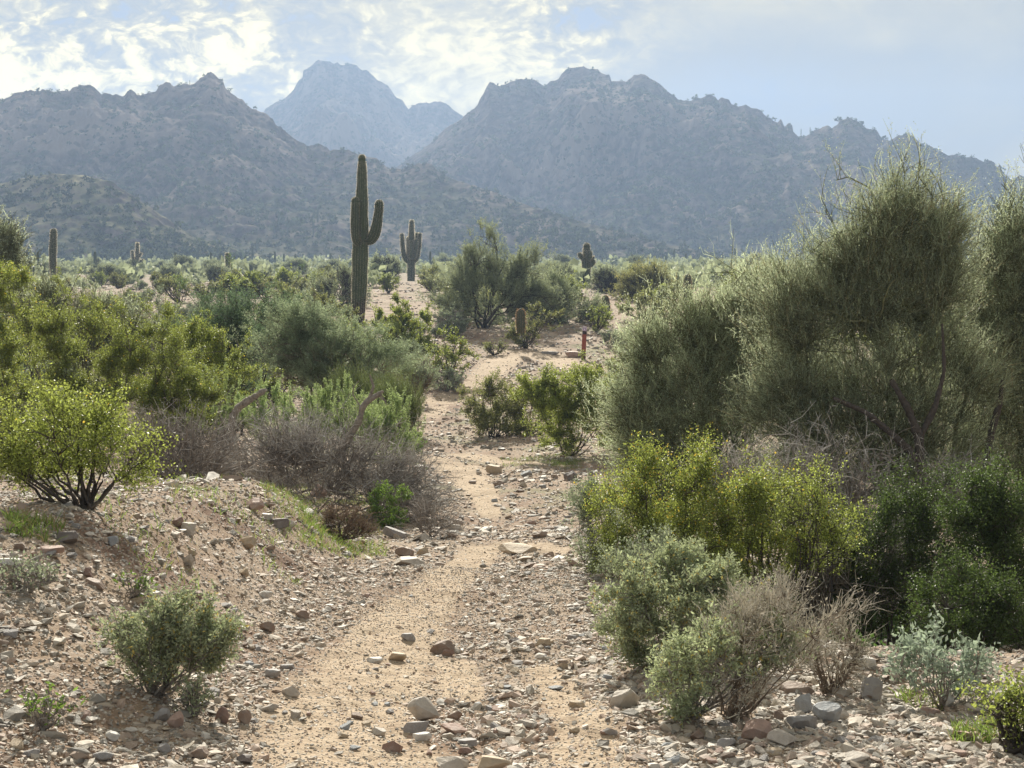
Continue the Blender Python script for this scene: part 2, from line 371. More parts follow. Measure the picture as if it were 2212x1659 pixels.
# ------------------------------------------------------------------ plants
SP = {
 # leaf/twig: size in m, cov = how many times the leaves cover the silhouette
 'creosote': dict(leaf='creo', wood='stem_dark', nmain=20, rmain=.011, spread=.85, nsec=85, rsec=.0045, tl=.17, tw=.003, tcov=.4, ls=.014, asp=.6, cov=1.9, dirw=(.55, .6, .55), clump=.045, twood=True, fl=.010),
 'creosote_sparse': dict(leaf='creo', wood='stem_dark', nmain=24, rmain=.012, spread=.85, nsec=90, rsec=.004, tl=.18, tw=.0035, tcov=.4, ls=.014, asp=.6, cov=1.7, dirw=(.55, .6, .55), clump=.05, twood=True, fl=.012),
 'creosote_shaded': dict(leaf='creo_shaded', wood='stem_dark', nmain=18, rmain=.011, spread=.85, nsec=100, rsec=.005, tl=.16, tw=.004, tcov=.4, ls=.014, asp=.6, cov=2.3, dirw=(.5, .7, .55), clump=.05, twood=True, fl=0),
 'brittle': dict(leaf='brittle', wood='stem_grey', nmain=26, rmain=.006, spread=.7, nsec=160, rsec=.003, tl=.08, tw=.003, tcov=.6, ls=.017, asp=.42, cov=3.0, dirw=(.7, .6, .4), clump=.02, twood=True, fl=0),
 'brittle_blue': dict(leaf='brittle_blue', wood='stem_grey', nmain=22, rmain=.005, spread=.7, nsec=90, rsec=.003, tl=.10, tw=.003, tcov=.5, ls=.026, asp=.5, cov=2.2, dirw=(.6, .8, .4), clump=.02, twood=True, fl=0),
 'bursage': dict(leaf='bursage', wood='stem_grey', nmain=20, rmain=.007, spread=.8, nsec=120, rsec=.004, tl=.13, tw=.004, tcov=.5, ls=.014, asp=.6, cov=2.4, dirw=(.7, .5, .5), clump=.03, twood=True, fl=0),
 'mesquite': dict(ter=700, terl=.35, leaf='mesq', wood='stem_brown', nmain=10, rmain=.03, spread=.8, nsec=150, rsec=.009, tl=.30, tw=.007, tcov=.4, ls=.022, asp=.45, cov=2.7, dirw=(.8, .35, .5), clump=.06, twood=True, fl=0),
 'mesquite_dark': dict(ter=700, terl=.35, leaf='mesq_dark', wood='stem_dark', nmain=10, rmain=.03, spread=.8, nsec=150, rsec=.009, tl=.28, tw=.007, tcov=.4, ls=.022, asp=.45, cov=2.7, dirw=(.7, .5, .5), clump=.07, twood=True, fl=0),
 'feather': dict(leaf='feather', wood='stem_grey', nmain=16, rmain=.009, spread=.75, nsec=90, rsec=.005, tl=.24, tw=.005, tcov=.3, ls=.022, asp=.4, cov=2.3, dirw=(.35, 1.1, .25), clump=.02, twood=True, fl=0),
 'palo': dict(ter=10000, terl=.44, leaf='palo', wood='stem_green', nmain=14, rmain=.045, spread=.75, nsec=760, rsec=.010, tl=.15, tw=.005, tcov=1.6, ls=.019, asp=.42, cov=2.3, dirw=(.65, .6, .48), clump=.05, twood=False, fl=0),
 'palo_far': dict(ter=1500, terl=.6, leaf='palo_far', wood='stem_dark', nmain=9, rmain=.06, spread=.7, nsec=260, rsec=.018, tl=.5, tw=.02, tcov=1.8, ls=.05, asp=.45, cov=2.4, dirw=(.55, .7, .4), clump=.08, twood=False, fl=0),
 'ephedra': dict(leaf='ephedra', wood='stem_grey', nmain=14, rmain=.008, spread=.6, nsec=160, rsec=.004, tl=.42, tw=.006, tcov=6.0, ls=.03, asp=.15, cov=.9, dirw=(.45, 1.0, .12), clump=.01, twood=False, fl=0),
 'dead': dict(ter=1300, terl=.42, leaf='deadtwig', wood='stem_grey', nmain=26, rmain=.010, spread=.9, nsec=170, rsec=.012, tl=.20, tw=.0065, tcov=1.6, ls=.05, asp=.10, cov=.3, dirw=(.5, .15, .8), clump=.05, twood=False, fl=0),
 'dead_small': dict(ter=500, terl=.22, leaf='deadtwig', wood='stem_grey', nmain=10, rmain=.005, spread=.9, nsec=120, rsec=.004, tl=.12, tw=.004, tcov=1.8, ls=.05, asp=.10, cov=.2, dirw=(.3, .1, .9), clump=.05, twood=False, fl=0),
 'dry': dict(leaf='redtwig', wood='stem_brown', nmain=34, rmain=.005, spread=.75, nsec=240, rsec=.0025, tl=.10, tw=.0025, tcov=2.6, ls=.012, asp=.5, cov=.45, dirw=(.6, .6, .45), clump=.01, twood=False, fl=0),
 'tuft': dict(leaf='browngrass', wood='stem_dark', nmain=40, rmain=.003, spread=.8, nsec=90, rsec=.002, tl=.18, tw=.004, tcov=3.5, ls=.04, asp=.1, cov=.7, dirw=(.8, .35, .3), clump=.01, twood=False, fl=0),
 'herb': dict(leaf='green', wood='stem_grey', nmain=16, rmain=.004, spread=.7, nsec=70, rsec=.003, tl=.09, tw=.003, tcov=.3, ls=.022, asp=.45, cov=2.4, dirw=(.6, .7, .4), clump=.015, twood=True, fl=0),
}
def ell(rng, n, lobes, lo=0.0, hi=1.0):
    L = np.array([l[:6] for l in lobes], float)
    wgt = np.array([abs(l[3]*l[5])*(l[6] if len(l) > 6 else 1) for l in lobes]); wgt /= wgt.sum()
    k = rng.choice(len(L), n, p=wgt)
    d = nrm(rng.randn(n, 3)); r = (lo**3+(hi**3-lo**3)*rng.rand(n))**(1/3.)
    return L[k, :3]+d*r[:, None]*L[k, 3:], k
def bez(a, c, b, K):
    t = np.linspace(0, 1, K)[None, :, None]
    return a[:, None]*(1-t)**2+2*c[:, None]*t*(1-t)+b[:, None]*t*t
def grow(seed, lobes, sp, px, limbs=None, flowers=0.0, cut=0.0, dens=1.0, leafmat=None):
    """returns (wood mesh builder, foliage builder, flower builder) in local metres, root at the origin"""
    s = dict(SP[sp]); rng = np.random.RandomState(seed)
    lobes = [tuple(l[:6])+(1.0,) for l in lobes]
    if sp not in ('tuft',):
        lobes = [(l[0], l[1], l[2], l[3]*1.0, l[4]*1.0, l[5]*1.0, 1.0) for l in lobes]
        base_l = list(lobes)
        for l in base_l:
            for _ in range(2 if sp in ('palo', 'palo_far') else 5):
                dd_ = nrm(rng.randn(3)); dd_[2] = abs(dd_[2])*.9-.15; q_ = rng.uniform(.28, .5)
                lobes.append((l[0]+dd_[0]*l[3]*.82, l[1]+dd_[1]*l[4]*.82, l[2]+dd_[2]*l[5]*.82, l[3]*q_, l[4]*q_, l[5]*q_, .55+rng.rand()))
        lobes += [(l[0]*.9, l[1], max(l[2]-.55*l[5], .1*l[5]), l[3]*.85, l[4]*.85, l[5]*.55, .6) for l in base_l]
    wood, fol, flo = MB(), MB(), MB()
    area = sum(PI*l[3]*l[5]*(.75 if l[6] == 1 else .12) for l in lobes)
    top = max(l[2]+l[5] for l in lobes); wide = max(abs(l[0])+l[3] for l in lobes)
    S = max(top, wide)
    minw = 0.42/px
    # main stems
    n = s['nmain']
    tgt, _ = ell(rng, n, lobes, .15, .75)
    tgt[:, 2] = np.maximum(tgt[:, 2], top*0.12)
    b0 = rng.randn(n, 3)*np.array([1, 1, 0])*s['rmain']*2.2; b0[:, 2] = -0.02*S
    ctl = b0+(tgt-b0)*np.array([s['spread']*.75, s['spread']*.75, .35])+rng.randn(n, 3)*0.06*S
    if limbs is not None: pass
    P = bez(b0, ctl, tgt, 9)
    P[:, 1:-1] += rng.randn(n, 7, 3)*(0.045 if sp == 'dead' else 0.014)*S
    rad = np.maximum(s['rmain']*(0.6+.7*rng.rand(n, 1))*np.linspace(1, .25, 9)[None, :]**1.0, minw*.8)
    tubes(wood, P, rad, 6)
    nodes = P[:, 3:].reshape(-1, 3)
    # secondary branches reach towards the skin of the crown from the nearest stem
    n2 = int(s['nsec']*1.8*min(max(dens, .5), 1.5))
    tgt2, _ = ell(rng, n2, lobes, .1 if s.get('ter') else .35, 1.0)
    if sp in ('palo', 'palo_far'):
        tgt2 = tgt2*np.where(rng.rand(n2, 1) < .22, 1+.02+.13*rng.rand(n2, 1), 1.0)
    if sp not in ('palo', 'palo_far', 'dead', 'ephedra'):
        ext = np.where(rng.rand(n2, 1) < .3, 1+.03+.2*rng.rand(n2, 1), 1.0); tgt2 = tgt2*ext
    tgt2 = tgt2[tgt2[:, 2] > 0.02*top+cut]; n2 = len(tgt2)
    dd = np.linalg.norm(nodes[None]-tgt2[:, None], axis=-1)+0.5*np.maximum(nodes[None, :, 2]-tgt2[:, None, 2], 0)
    st = nodes[np.argmin(dd+rng.rand(*dd.shape)*0.18*S, 1)]
    dv = tgt2-st; L2 = np.linalg.norm(dv, axis=1, keepdims=True)
    c2 = st+dv*.5+rng.randn(n2, 3)*0.13*L2+np.array([0, 0, .10])*L2
    P2 = bez(st, c2, tgt2, 6); P2[:, 1:-1] += rng.randn(n2, 4, 3)*0.025*L2[:, None]
    rad2 = np.maximum(s['rsec']*np.linspace(1, .35, 6)[None, :]*(0.6+.8*rng.rand(n2, 1)), minw*.55)
    tubes(wood, P2, rad2, 3)
    # third order branchlets fill the crown evenly between the limbs
    if s.get('ter'):
        nt = int(s['ter']*min(dens, 1.3)); it = rng.randint(0, n2, nt); ft = (0.15+.85*rng.rand(nt))*4.99
        kt = ft.astype(int); rt = (ft-kt)[:, None]; q0 = P2[it, kt]*(1-rt)+P2[it, kt+1]*rt
        cen0 = np.array([0, 0, top*.15])
        dt = nrm(nrm(q0-cen0)*.6+nrm(tgt2[it]-st[it])*.25+rng.randn(nt, 3)*.5+np.array([0, 0, .24])); Lt = s['terl']*(.4+.8*rng.rand(nt, 1))
        q2 = q0+dt*Lt+np.array([0, 0, -.06])*Lt; q1 = (q0+q2)/2+rng.randn(nt, 3)*.06*Lt+np.array([0, 0, .07])*Lt
        P2 = bez(q0, q1, q2, 6); st, tgt2, n2 = q0, q2, nt
        tubes(wood, P2, np.maximum(s['rsec']*.42*np.linspace(1, .35, 6)[None, :]*np.ones((nt, 1)), minw*.45), 3)
    # twigs
    cen = np.array([np.mean([l[0] for l in lobes]), np.mean([l[1] for l in lobes]), top*.2])
    tw = max(s['tw'], minw*1.1)
    tl = s['tl']*(1 if S < 1.0 or s['tl'] > .25 else 1.25)
    tl = min(tl, .45*S)
    n3 = int(min(1.25*dens*s['tcov']*area/(tl*tw), 130000)); n3 = max(n3, 60)
    wt = (.08+rng.rand(n2)**3.2) if not s.get('ter') else np.ones(n2); i = rng.choice(n2, n3, p=wt/wt.sum()); f = (0.25+.75*rng.rand(n3)**.7)*5
    k0 = np.minimum(f.astype(int), 4); fr = (f-k0)[:, None]
    p0 = P2[i, k0]*(1-fr)+P2[i, k0+1]*fr
    ax = nrm(tgt2[i]-st[i])
    o, u_, r_ = s['dirw']
    d = nrm(nrm(p0-cen)*o*.6+ax*o*.6+np.array([0, 0, 1.])*u_+rng.randn(n3, 3)*r_)
    ln = tl*(.4+.9*rng.rand(n3, 1))
    mid = p0+d*ln*.5+rng.randn(n3, 3)*ln*.07
    end = p0+d*ln+rng.randn(n3, 3)*ln*.10+np.array([0, 0, -.05])*ln
    ok = end[:, 2] > 0.01
    p0, mid, end, d = p0[ok], mid[ok], end[ok], d[ok]; n3 = len(p0)
    P3 = np.stack([p0, mid, end], 1)
    ribbons(wood if s['twood'] else fol, P3, np.full(n3, tw)*(.6+.8*rng.rand(n3)), rng, 0)
    # leaves
    ls = max(s['ls'], 1.45/px)
    n4 = int(min(1.35*dens*s['cov']*area/(ls*ls*s['asp']*.5), 190000))
    j = rng.randint(0, n3, n4); tt = rng.rand(n4, 1)**.7
    lp = p0[j]*(1-tt)**2+2*mid[j]*tt*(1-tt)+end[j]*tt*tt+rng.randn(n4, 3)*max(s['clump'], ls)*.5
    lp = lp[lp[:, 2] > 0.005]
    leaves(fol, lp, ls, rng, s['asp'], 0, up=.3)
    if flowers > 0:
        fs = max(.013, 1.3/px); nf = int(flowers*area/(fs*fs))
        j = rng.randint(0, n3, nf); j = j[(tgt2[i][ok][j][:, 2] > top*.35)] if len(j) else j
        fp = end[j]+rng.randn(len(j), 3)*.02
        leaves(flo, fp, fs, rng, .9)
    return wood, fol, flo
def plant(name, sp, loc, lobes, label, cat='shrub', px=None, seed=None, flowers=0.0, group=None, dens=1.0, parts=('stems', 'foliage'), leafmat=None):
    y = loc[1]
    px = px or 1389.0/max(y, 3)
    wd, fo, fl = grow(seed if seed is not None else int(abs(loc[0]*37+loc[1]*101)) % 9999, lobes, sp, px, flowers=flowers, dens=dens)
    root = empty(name, loc); tag(root, label, cat, group)
    wd.build(parts[0], M[SP[sp]['wood']], root)
    fo.build(parts[1], M[leafmat or SP[sp]['leaf']], root)
    if fl.n: tag(fl.build('flowers', M['flower'], root), kind='stuff')
    return root
def lobe_px(loc, box, depth=0.8):
    """an ellipsoid lobe whose outline spans the measured box, at the plant's own distance"""
    u0, u1, v0, v1 = box[:4]; y = loc[1]+(box[4] if len(box) > 4 else 0)
    xa, za = xz(u0, v1, y); xb, zb = xz(u1, v0, y)
    rx = (xb-xa)/2; rz = (zb-za)/2
    return ((xa+xb)/2-loc[0], y-loc[1], (za+zb)/2-loc[2], rx*1.02, max(rx*depth, .05), rz*1.02)
def shrub(name, sp, base, boxes, label, cat='shrub', **kw):
    """base = (u, v) where the root meets the ground, or (u, None, y) with a distance when it is hidden"""
    loc = hit(base[0], base[1]) if len(base) == 2 else at(base[0], base[2])
    dp = kw.pop('depth', .8)
    lobes = [lobe_px(loc, b, dp) for b in boxes]
    if cat != 'tree': lobes = [(l[0], l[1], l[2], l[3]*1.06, l[4]*1.05, l[5]*1.02) for l in lobes]
    return plant(name, sp, loc, lobes, label, cat, **kw)

# ------------------------------------------------------------------ ground sheet
SAND = [  # sandy worn strips: (u, v, half width in px) runs
 [(820, 1700, 330), (740, 1600, 230), (760, 1500, 190), (840, 1400, 135), (900, 1320, 95), (965, 1250, 68), (1040, 1190, 45), (1120, 1175, 40), (1210, 1190, 35)],
 [(1270, 1700, 170), (1265, 1600, 90), (1240, 1520, 75), (1170, 1440, 40)],
 [(1000, 1500, 60), (980, 1440, 60)],
 [(930, 990, 60), (985, 1010, 70), (1040, 1060, 45), (1060, 1110, 28)],
 [(1000, 985, 40), (1120, 1000, 26), (1220, 1005, 14)],
 [(880, 872, 40), (960, 868, 50), (985, 850, 40), (930, 900, 25)],
 [(1030, 835, 45), (1060, 800, 45), (1100, 765, 55), (1200, 775, 45), (1300, 795, 50), (1180, 757, 30)],
]
_SW = []
for run in SAND:
    q = []
    for (u, v, hw) in run:
        x, y, z = hit(u, min(v, 1850)); q.append((x, y, hw/F*y, hw/F*y*(y/1.9 if y < 30 else 14)*.0+hw/F*y))
    _SW.append(q)
def sand_mask(x, y):
    best = np.zeros_like(x)
    for q in _SW:
        for (a, b) in zip(q[:-1], q[1:]):
            ax, ay, aw, _ = a; bx, by, bw, _ = b
            # stretch along y so the strips keep width on ground seen at a grazing angle
            L = (bx-ax)**2+(by-ay)**2+1e-6
            t = np.clip(((x-ax)*(bx-ax)+(y-ay)*(by-ay))/L, 0, 1)
            d = np.hypot(x-(ax+t*(bx-ax)), (y-(ay+t*(by-ay)))*.6)
            wdt = aw+t*(bw-aw)
            best = np.maximum(best, 1-sm(d/wdt, .55, 1.15))
    return best
def build_ground():
    rr = np.concatenate([[0.05, .8, 1.6, 2.2], np.geomspace(2.6, 120, 760), np.geomspace(124, 1480, 130)])
    tf = np.linspace(-R(27), R(27), 620)
    tb = np.concatenate([np.linspace(R(27.5), R(60), 20), np.linspace(R(66), R(294), 30), np.linspace(R(300), R(332.5), 20)])
    th = np.concatenate([tf, tb])
    Tm, Rm = np.meshgrid(th, rr)
    X = np.sin(Tm)*Rm; Y = np.cos(Tm)*Rm
    Z = Hg(X, Y)
    nr, nt = X.shape
    V = np.stack([X, Y, Z], -1).reshape(-1, 3)
    i = np.arange(nr-1)[:, None]*nt; j = np.arange(nt)[None, :]; j1 = (j+1) % nt
    q = np.stack([i+j, i+nt+j, i+nt+j1, i+j1], -1).reshape(-1, 4)[:, ::-1]
    mb = MB(); mb.add(V, quads=q)
    cap = len(V)
    me = mb.mesh('ground', [M['ground']], smooth=True)
    sd = sand_mask(X, Y)*(Y > 2)
    a = me.attributes.new('sand', 'FLOAT', 'POINT'); a.data.foreach_set('value', sd.ravel().astype(np.float32))
    o = link(bpy.data.objects.new('ground', me)); tag(o, kind='structure')
    return o
def ground_mat():
    m, t, out = mat_new('desert_ground')
    tcn = t.new('ShaderNodeTexCoord'); P = tcn.outputs['Object']
    at_ = t.new('ShaderNodeAttribute', attribute_name='sand')
    n1 = t.noise(P, 1.1, 5, .6); n2 = t.noise(P, 14, 5, .65); n3 = t.noise(P, 90, 3, .6); nl = t.noise(P, .07, 4, .55)
    sand = t.math('ADD', at_.outputs['Fac'], t.math('ADD', t.math('MULTIPLY', t.math('SUBTRACT', n2, .5), 1.1), t.math('MULTIPLY', t.math('SUBTRACT', n1, .5), 1.0)))
    sand = t.mapr(sand, .2, 1.05)
    soil = t.ramp(n1, [(.3, (.24, .155, .105)), (.5, (.33, .245, .175)), (.7, (.42, .34, .26))])
    soil = t.mix(t.mapr(n2, .45, .7), soil, (.42, .355, .30))
    sandc = t.ramp(t.math('ADD', t.math('MULTIPLY', n2, .5), t.math('MULTIPLY', n3, .5)), [(.32, (.35, .255, .18)), (.5, (.48, .38, .275)), (.66, (.59, .495, .385))])
    c = t.mix(sand, soil, sandc)
    c = t.mix(t.mapr(n3, .55, .75, 0, .5), c, (.20, .15, .115))
    geo = t.new('ShaderNodeNewGeometry')
    sp = t.new('ShaderNodeSeparateXYZ'); t.l.new(geo.outputs['Position'], sp.inputs[0])
    far = t.mapr(sp.outputs[1], 90, 260)
    c = t.mix(t.math('MULTIPLY', far, .8), c, t.ramp(nl, [(.35, (.13, .13, .075)), (.6, (.24, .205, .15))]))
    scar = t.math('MULTIPLY', t.mapr(t.noise(P, .9, 5, .65, dist=.6), .50, .62), t.mapr(sp.outputs[0], -.6, -1.6))
    c = t.mix(t.math('MULTIPLY', scar, .7), c, (.16, .09, .062))
    # green flush of winter annuals away from the worn trail
    g = t.math('MULTIPLY', t.mapr(t.noise(P, .55, 4, .6), .52, .66), t.mapr(sp.outputs[1], 10, 20))
    c = t.mix(t.math('MULTIPLY', g, t.math('SUBTRACT', .55, sand, clamp=True)), c, (.13, .16, .06))
    p = t.new('ShaderNodeBsdfPrincipled'); t.l.new(c, p.inputs['Base Color']); p.inputs['Roughness'].default_value = .9
    p.inputs['Specular IOR Level'].default_value = .2
    hgt = t.math('ADD', t.math('MULTIPLY', n2, 1.0), t.math('MULTIPLY', n3, .35))
    b = t.new('ShaderNodeBump'); b.inputs['Strength'].default_value = .9; b.inputs['Distance'].default_value = .03
    t.l.new(hgt, b.inputs['Height']); t.l.new(b.outputs[0], p.inputs['Normal'])
    t.l.new(p.outputs[0], out.inputs[0])
    return m
M['ground'] = ground_mat()
build_ground()

# ------------------------------------------------------------------ mountains
def mountain_mat(name, rock, rock2, veg):
    m, t, out = mat_new(name)
    tcn = t.new('ShaderNodeTexCoord'); P = tcn.outputs['Object']
    n1 = t.noise(P, .018, 5, .6); n2 = t.noise(P, .12, 5, .65); n3 = t.noise(P, .5, 4, .6)
    c = t.ramp(n2, [(.3, rock), (.7, rock2)])
    vm = t.math('ADD', t.math('MULTIPLY', n1, .7), t.math('MULTIPLY', n3, .55))
    c = t.mix(t.mapr(vm, .56, .74, 0, .85), c, veg)
    pz = t.new('ShaderNodeSeparateXYZ'); t.l.new(P, pz.inputs[0])
    c = t.mix(t.mapr(pz.outputs[2], 12, 62, .55, 0), c, t.ramp(n2, [(.35, (.10, .115, .065)), (.65, (.24, .225, .165))]))
    geo = t.new('ShaderNodeNewGeometry'); ns = t.new('ShaderNodeSeparateXYZ'); t.l.new(geo.outputs['Normal'], ns.inputs[0])
    mp = t.new('ShaderNodeMapping'); mp.inputs['Scale'].default_value = (1, 1, .22); t.l.new(P, mp.inputs[0])
    streak = t.noise(mp.outputs[0], .22, 5, .65)
    cliff = t.ramp(streak, [(.35, (.035, .03, .032)), (.5, (.12, .10, .098)), (.66, (.25, .215, .20))])
    steep = t.mapr(t.math('ADD', ns.outputs[2], t.math('MULTIPLY', t.math('SUBTRACT', n3, .5), .3)), .74, .90, 1, 0)
    c = t.mix(steep, c, cliff)
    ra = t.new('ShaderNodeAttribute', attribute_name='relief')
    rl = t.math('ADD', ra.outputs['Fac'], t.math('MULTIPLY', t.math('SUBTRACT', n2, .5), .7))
    c = t.mix(t.mapr(rl, .02, -.38, 0, .85), c, tuple(q*.42 for q in veg))  # gully plants, colour darkened further to paint in missing slope shading
    c = t.mix(t.mapr(rl, .30, .85, 0, .8), c, tuple(min(q*1.75, .5) for q in rock2))  # ridge rock lightened in colour, painted relief shading
    vo = t.new('ShaderNodeTexVoronoi'); vo.inputs['Scale'].default_value = .16; t.l.new(P, vo.inputs['Vector'])
    rs = t.math('SUBTRACT', vo.outputs['Distance'], t.math('MULTIPLY', n3, .25))
    c = t.mix(t.mapr(rs, .10, .24, .6, 0), c, (.035, .045, .022))
    c = t.mix(t.mapr(t.noise(P, .9, 2, .5), .76, .84, 0, .3), c, (.2, .18, .16))
    p = t.new('ShaderNodeBsdfPrincipled'); t.l.new(c, p.inputs['Base Color']); p.inputs['Roughness'].default_value = 1.0
    p.inputs['Specular IOR Level'].default_value = 0.0
    b = t.new('ShaderNodeBump'); b.inputs['Strength'].default_value = .7; b.inputs['Distance'].default_value = 1.6
    t.l.new(t.math('ADD', n2, t.math('MULTIPLY', n3, .5)), b.inputs['Height']); t.l.new(b.outputs[0], p.inputs['Normal'])
    t.l.new(p.outputs[0], out.inputs[0])
    return m
M['knoll'] = mountain_mat('foothill_ground', (.14, .15, .085), (.27, .25, .18), (.12, .145, .07))
M['peak'] = mountain_mat('peak_rock', (.03, .026, .027), (.19, .165, .15), (.06, .075, .04))
M['mtn'] = mountain_mat('mountain_rock', (.07, .058, .057), (.16, .135, .125), (.075, .09, .05))
MT = {}
def mountain(name, sky_pts, dist_pts, foot_pts, spur, crag, seed, label_kind='structure', rows=210, backdrop=160, concave=.62, ustep=2.4, amp=1.0):
    su = np.array([p[0] for p in sky_pts], float); sv = np.array([p[1] for p in sky_pts], float)
    u0, u1 = su[0], su[-1]
    U = np.arange(u0, u1, ustep)
    V_ = np.interp(U, su, sv)
    tan_h = (U-CX)/F; elev = (575.3-V_)/F
    D = np.interp(U, [p[0] for p in dist_pts], [p[1] for p in dist_pts])
    Ft = np.interp(U, [p[0] for p in foot_pts], [p[1] for p in foot_pts])
    # small crags along the ridge line
    jag = (ridged(U*.045, U*0+seed, 4, seed, .6)*2.4+fbm(U*.16, U*0, 2, seed+3)*1.2)*crag
    zr = (elev+jag/F)*D+EYE
    t = np.concatenate([np.linspace(0, 1, rows)**.85, 1+np.linspace(.02, .5, 26)])
    Tt, Um = np.meshgrid(t, U, indexing='ij')
    Dm = D[None]; Fm = Ft[None]; Rr = Fm+(Dm-Fm)*Tt
    X = Rr*(Um-CX)/F; Y = Rr
    zf = Hg(X*0, Fm+0*X)-2.0
    g = np.where(Tt <= 1, (1-concave)*Tt+concave*Tt**2.1, 1-(Tt-1)*1.3)
    kk = np.hanning(61); kk /= kk.sum(); zs = np.convolve(np.pad(zr, 30, mode='edge'), kk, mode='valid')
    zt = zs[None]+(zr-zs)[None]*np.clip(Tt, 0, 1)**5
    Z = zf+(zt-zf)*g
    env = np.sin(PI*np.clip(Tt, 0, 1))**.8
    hh = np.clip(zr[None]-zf, 5, 400)/100
    wx = X+30*fbm(X*.01, Y*.01, 2, seed+40)
    sp_ = ridged(wx*spur[1], Y*spur[1]*.38, 4, seed+10, .5)
    Z = Z+sp_*spur[0]*1.35*env*hh*amp
    r2_ = ridged(X*.035, Y*.03, 4, seed+20, .55)
    Z = Z+r2_*4.5*env*hh*amp
    # rocky outcrops, steeper towards the crest
    oc = np.clip(fbm(X*.02, Y*.02, 3, seed+60)+.35*Tt-.12, 0, 1)
    r3_ = ridged(X*.075, Y*.05, 5, seed+30, .6)
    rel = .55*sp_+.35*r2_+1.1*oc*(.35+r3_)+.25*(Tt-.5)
    Z = Z+oc*r3_*12*np.clip(env+.25*(Tt > .7), 0, 1)*np.minimum(hh, 1.2)
    Z = Z+fbm(X*.3, Y*.3, 2, seed+70)*.9*(Tt < 1.0)*np.clip(Tt*5, 0, 1)
    # nothing in front of the crest stands above it from the valley
    el = (Z-EYE)/Rr; cap = ((np.where(Tt < .9, np.minimum(zs, zr)[None], zr[None])-EYE)/D[None])*(0.35+.635*np.clip(Tt, 0, 1)**.55)+0.0008
    over = np.maximum(el-cap, 0)
    Z = np.where(Tt < .985, Z-over*Rr*.9, Z)
    # fade at the two ends into the plain
    n0, n1 = Z.shape
    Vv = np.stack([X, Y, Z], -1).reshape(-1, 3)
    i = np.arange(n0-1)[:, None]*n1; j = np.arange(n1-1)[None, :]
    q = np.stack([i+j, i+j+1, i+n1+j+1, i+n1+j], -1).reshape(-1, 4)
    mb = MB(); mb.add(Vv, quads=q)
    o = mb.build(name, M[{'foothill': 'knoll', 'distant_peak': 'peak'}.get(name, 'mtn')], None, smooth=True)
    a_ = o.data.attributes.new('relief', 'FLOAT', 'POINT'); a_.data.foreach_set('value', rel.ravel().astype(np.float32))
    tag(o, kind='structure')
    MT[name] = (X, Y, Z, Tt)
    return o
SK_LEFT = [(-420, 330), (-200, 290), (-60, 250), (0, 232), (16, 224), (33, 217), (49, 208), (68, 206), (101, 203), (105, 200), (128, 205), (164, 204), (170, 196), (181, 192), (207, 192), (218, 197), (232, 212), (241, 208), (254, 213), (263, 211), (276, 216), (282, 213), (285, 207), (293, 201), (303, 206), (307, 212), (325, 213), (349, 207), (355, 198), (368, 189), (378, 192), (386, 199), (409, 193), (426, 190), (439, 186), (442, 179), (454, 175), (461, 171), (477, 175), (481, 179), (490, 180), (497, 199), (507, 207), (518, 215), (532, 223), (540, 232), (551, 242), (567, 249), (578, 254), (596, 264), (602, 276), (613, 282), (638, 303), (653, 312), (662, 314), (668, 321), (680, 318), (688, 314), (709, 321), (718, 330), (757, 328), (772, 336), (805, 345), (816, 345), (828, 357), (843, 366), (873, 369), (906, 357), (933, 357), (947, 372), (977, 390), (1040, 410), (1120, 440), (1250, 480), (1400, 520), (1600, 565), (1750, 590)]
SK_PEAK = [(360, 420), (450, 330), (520, 290), (560, 262), (575, 252), (581, 241), (602, 229), (626, 220), (641, 199), (651, 181), (660, 175), (662, 160), (677, 153), (690, 142), (703, 140), (718, 141), (727, 148), (735, 144), (741, 150), (751, 151), (763, 148), (775, 151), (787, 162), (796, 161), (816, 180), (840, 193), (855, 212), (873, 224), (885, 241), (891, 238), (906, 232), (926, 230), (956, 227), (968, 232), (983, 245), (1001, 258), (1050, 275), (1150, 320), (1300, 380)]
SK_RIGHT = [(780, 430), (830, 385), (880, 350), (930, 315), (970, 280), (1001, 262), (1011, 254), (1022, 244), (1031, 238), (1040, 220), (1054, 193), (1057, 186), (1066, 188), (1078, 195), (1102, 186), (1114, 181), (1132, 179), (1153, 181), (1176, 196), (1188, 184), (1203, 179), (1211, 169), (1219, 158), (1237, 153), (1257, 153), (1269, 159), (1289, 158), (1301, 169), (1314, 173), (1317, 186), (1333, 183), (1350, 187), (1353, 184), (1366, 173), (1381, 170), (1393, 174), (1418, 190), (1435, 204), (1455, 217), (1475, 225), (1490, 225), (1495, 220), (1512, 218), (1527, 211), (1539, 217), (1545, 225), (1552, 218), (1569, 223), (1574, 232), (1589, 237), (1604, 233), (1616, 241), (1636, 244), (1648, 256), (1663, 267), (1673, 270), (1679, 264), (1688, 280), (1695, 274), (1704, 275), (1705, 288), (1718, 299), (1733, 299), (1747, 291), (1763, 285), (1779, 276), (1789, 283), (1802, 273), (1805, 266), (1826, 263), (1844, 267), (1862, 284), (1872, 286), (1883, 283), (1897, 305), (1911, 310), (1930, 299), (1946, 294), (1962, 298), (1976, 310), (1985, 320), (2001, 321), (2013, 331), (2024, 334), (2038, 341), (2050, 338), (2070, 343), (2094, 344), (2114, 352), (2131, 350), (2140, 356), (2142, 364), (2151, 359), (2156, 374), (2174, 390), (2193, 382), (2212, 390), (2300, 420), (2450, 450), (2640, 500)]
SK_KNOLL = [(-400, 430), (-200, 420), (0, 402), (60, 388), (130, 378), (190, 382), (240, 395), (300, 428), (350, 466), (420, 512), (520, 545), (700, 575), (760, 584)]
mountain('distant_peak', SK_PEAK, [(0, 1330), (2212, 1300)], [(0, 980), (2212, 980)], (28, .008), .9, 3, rows=170)
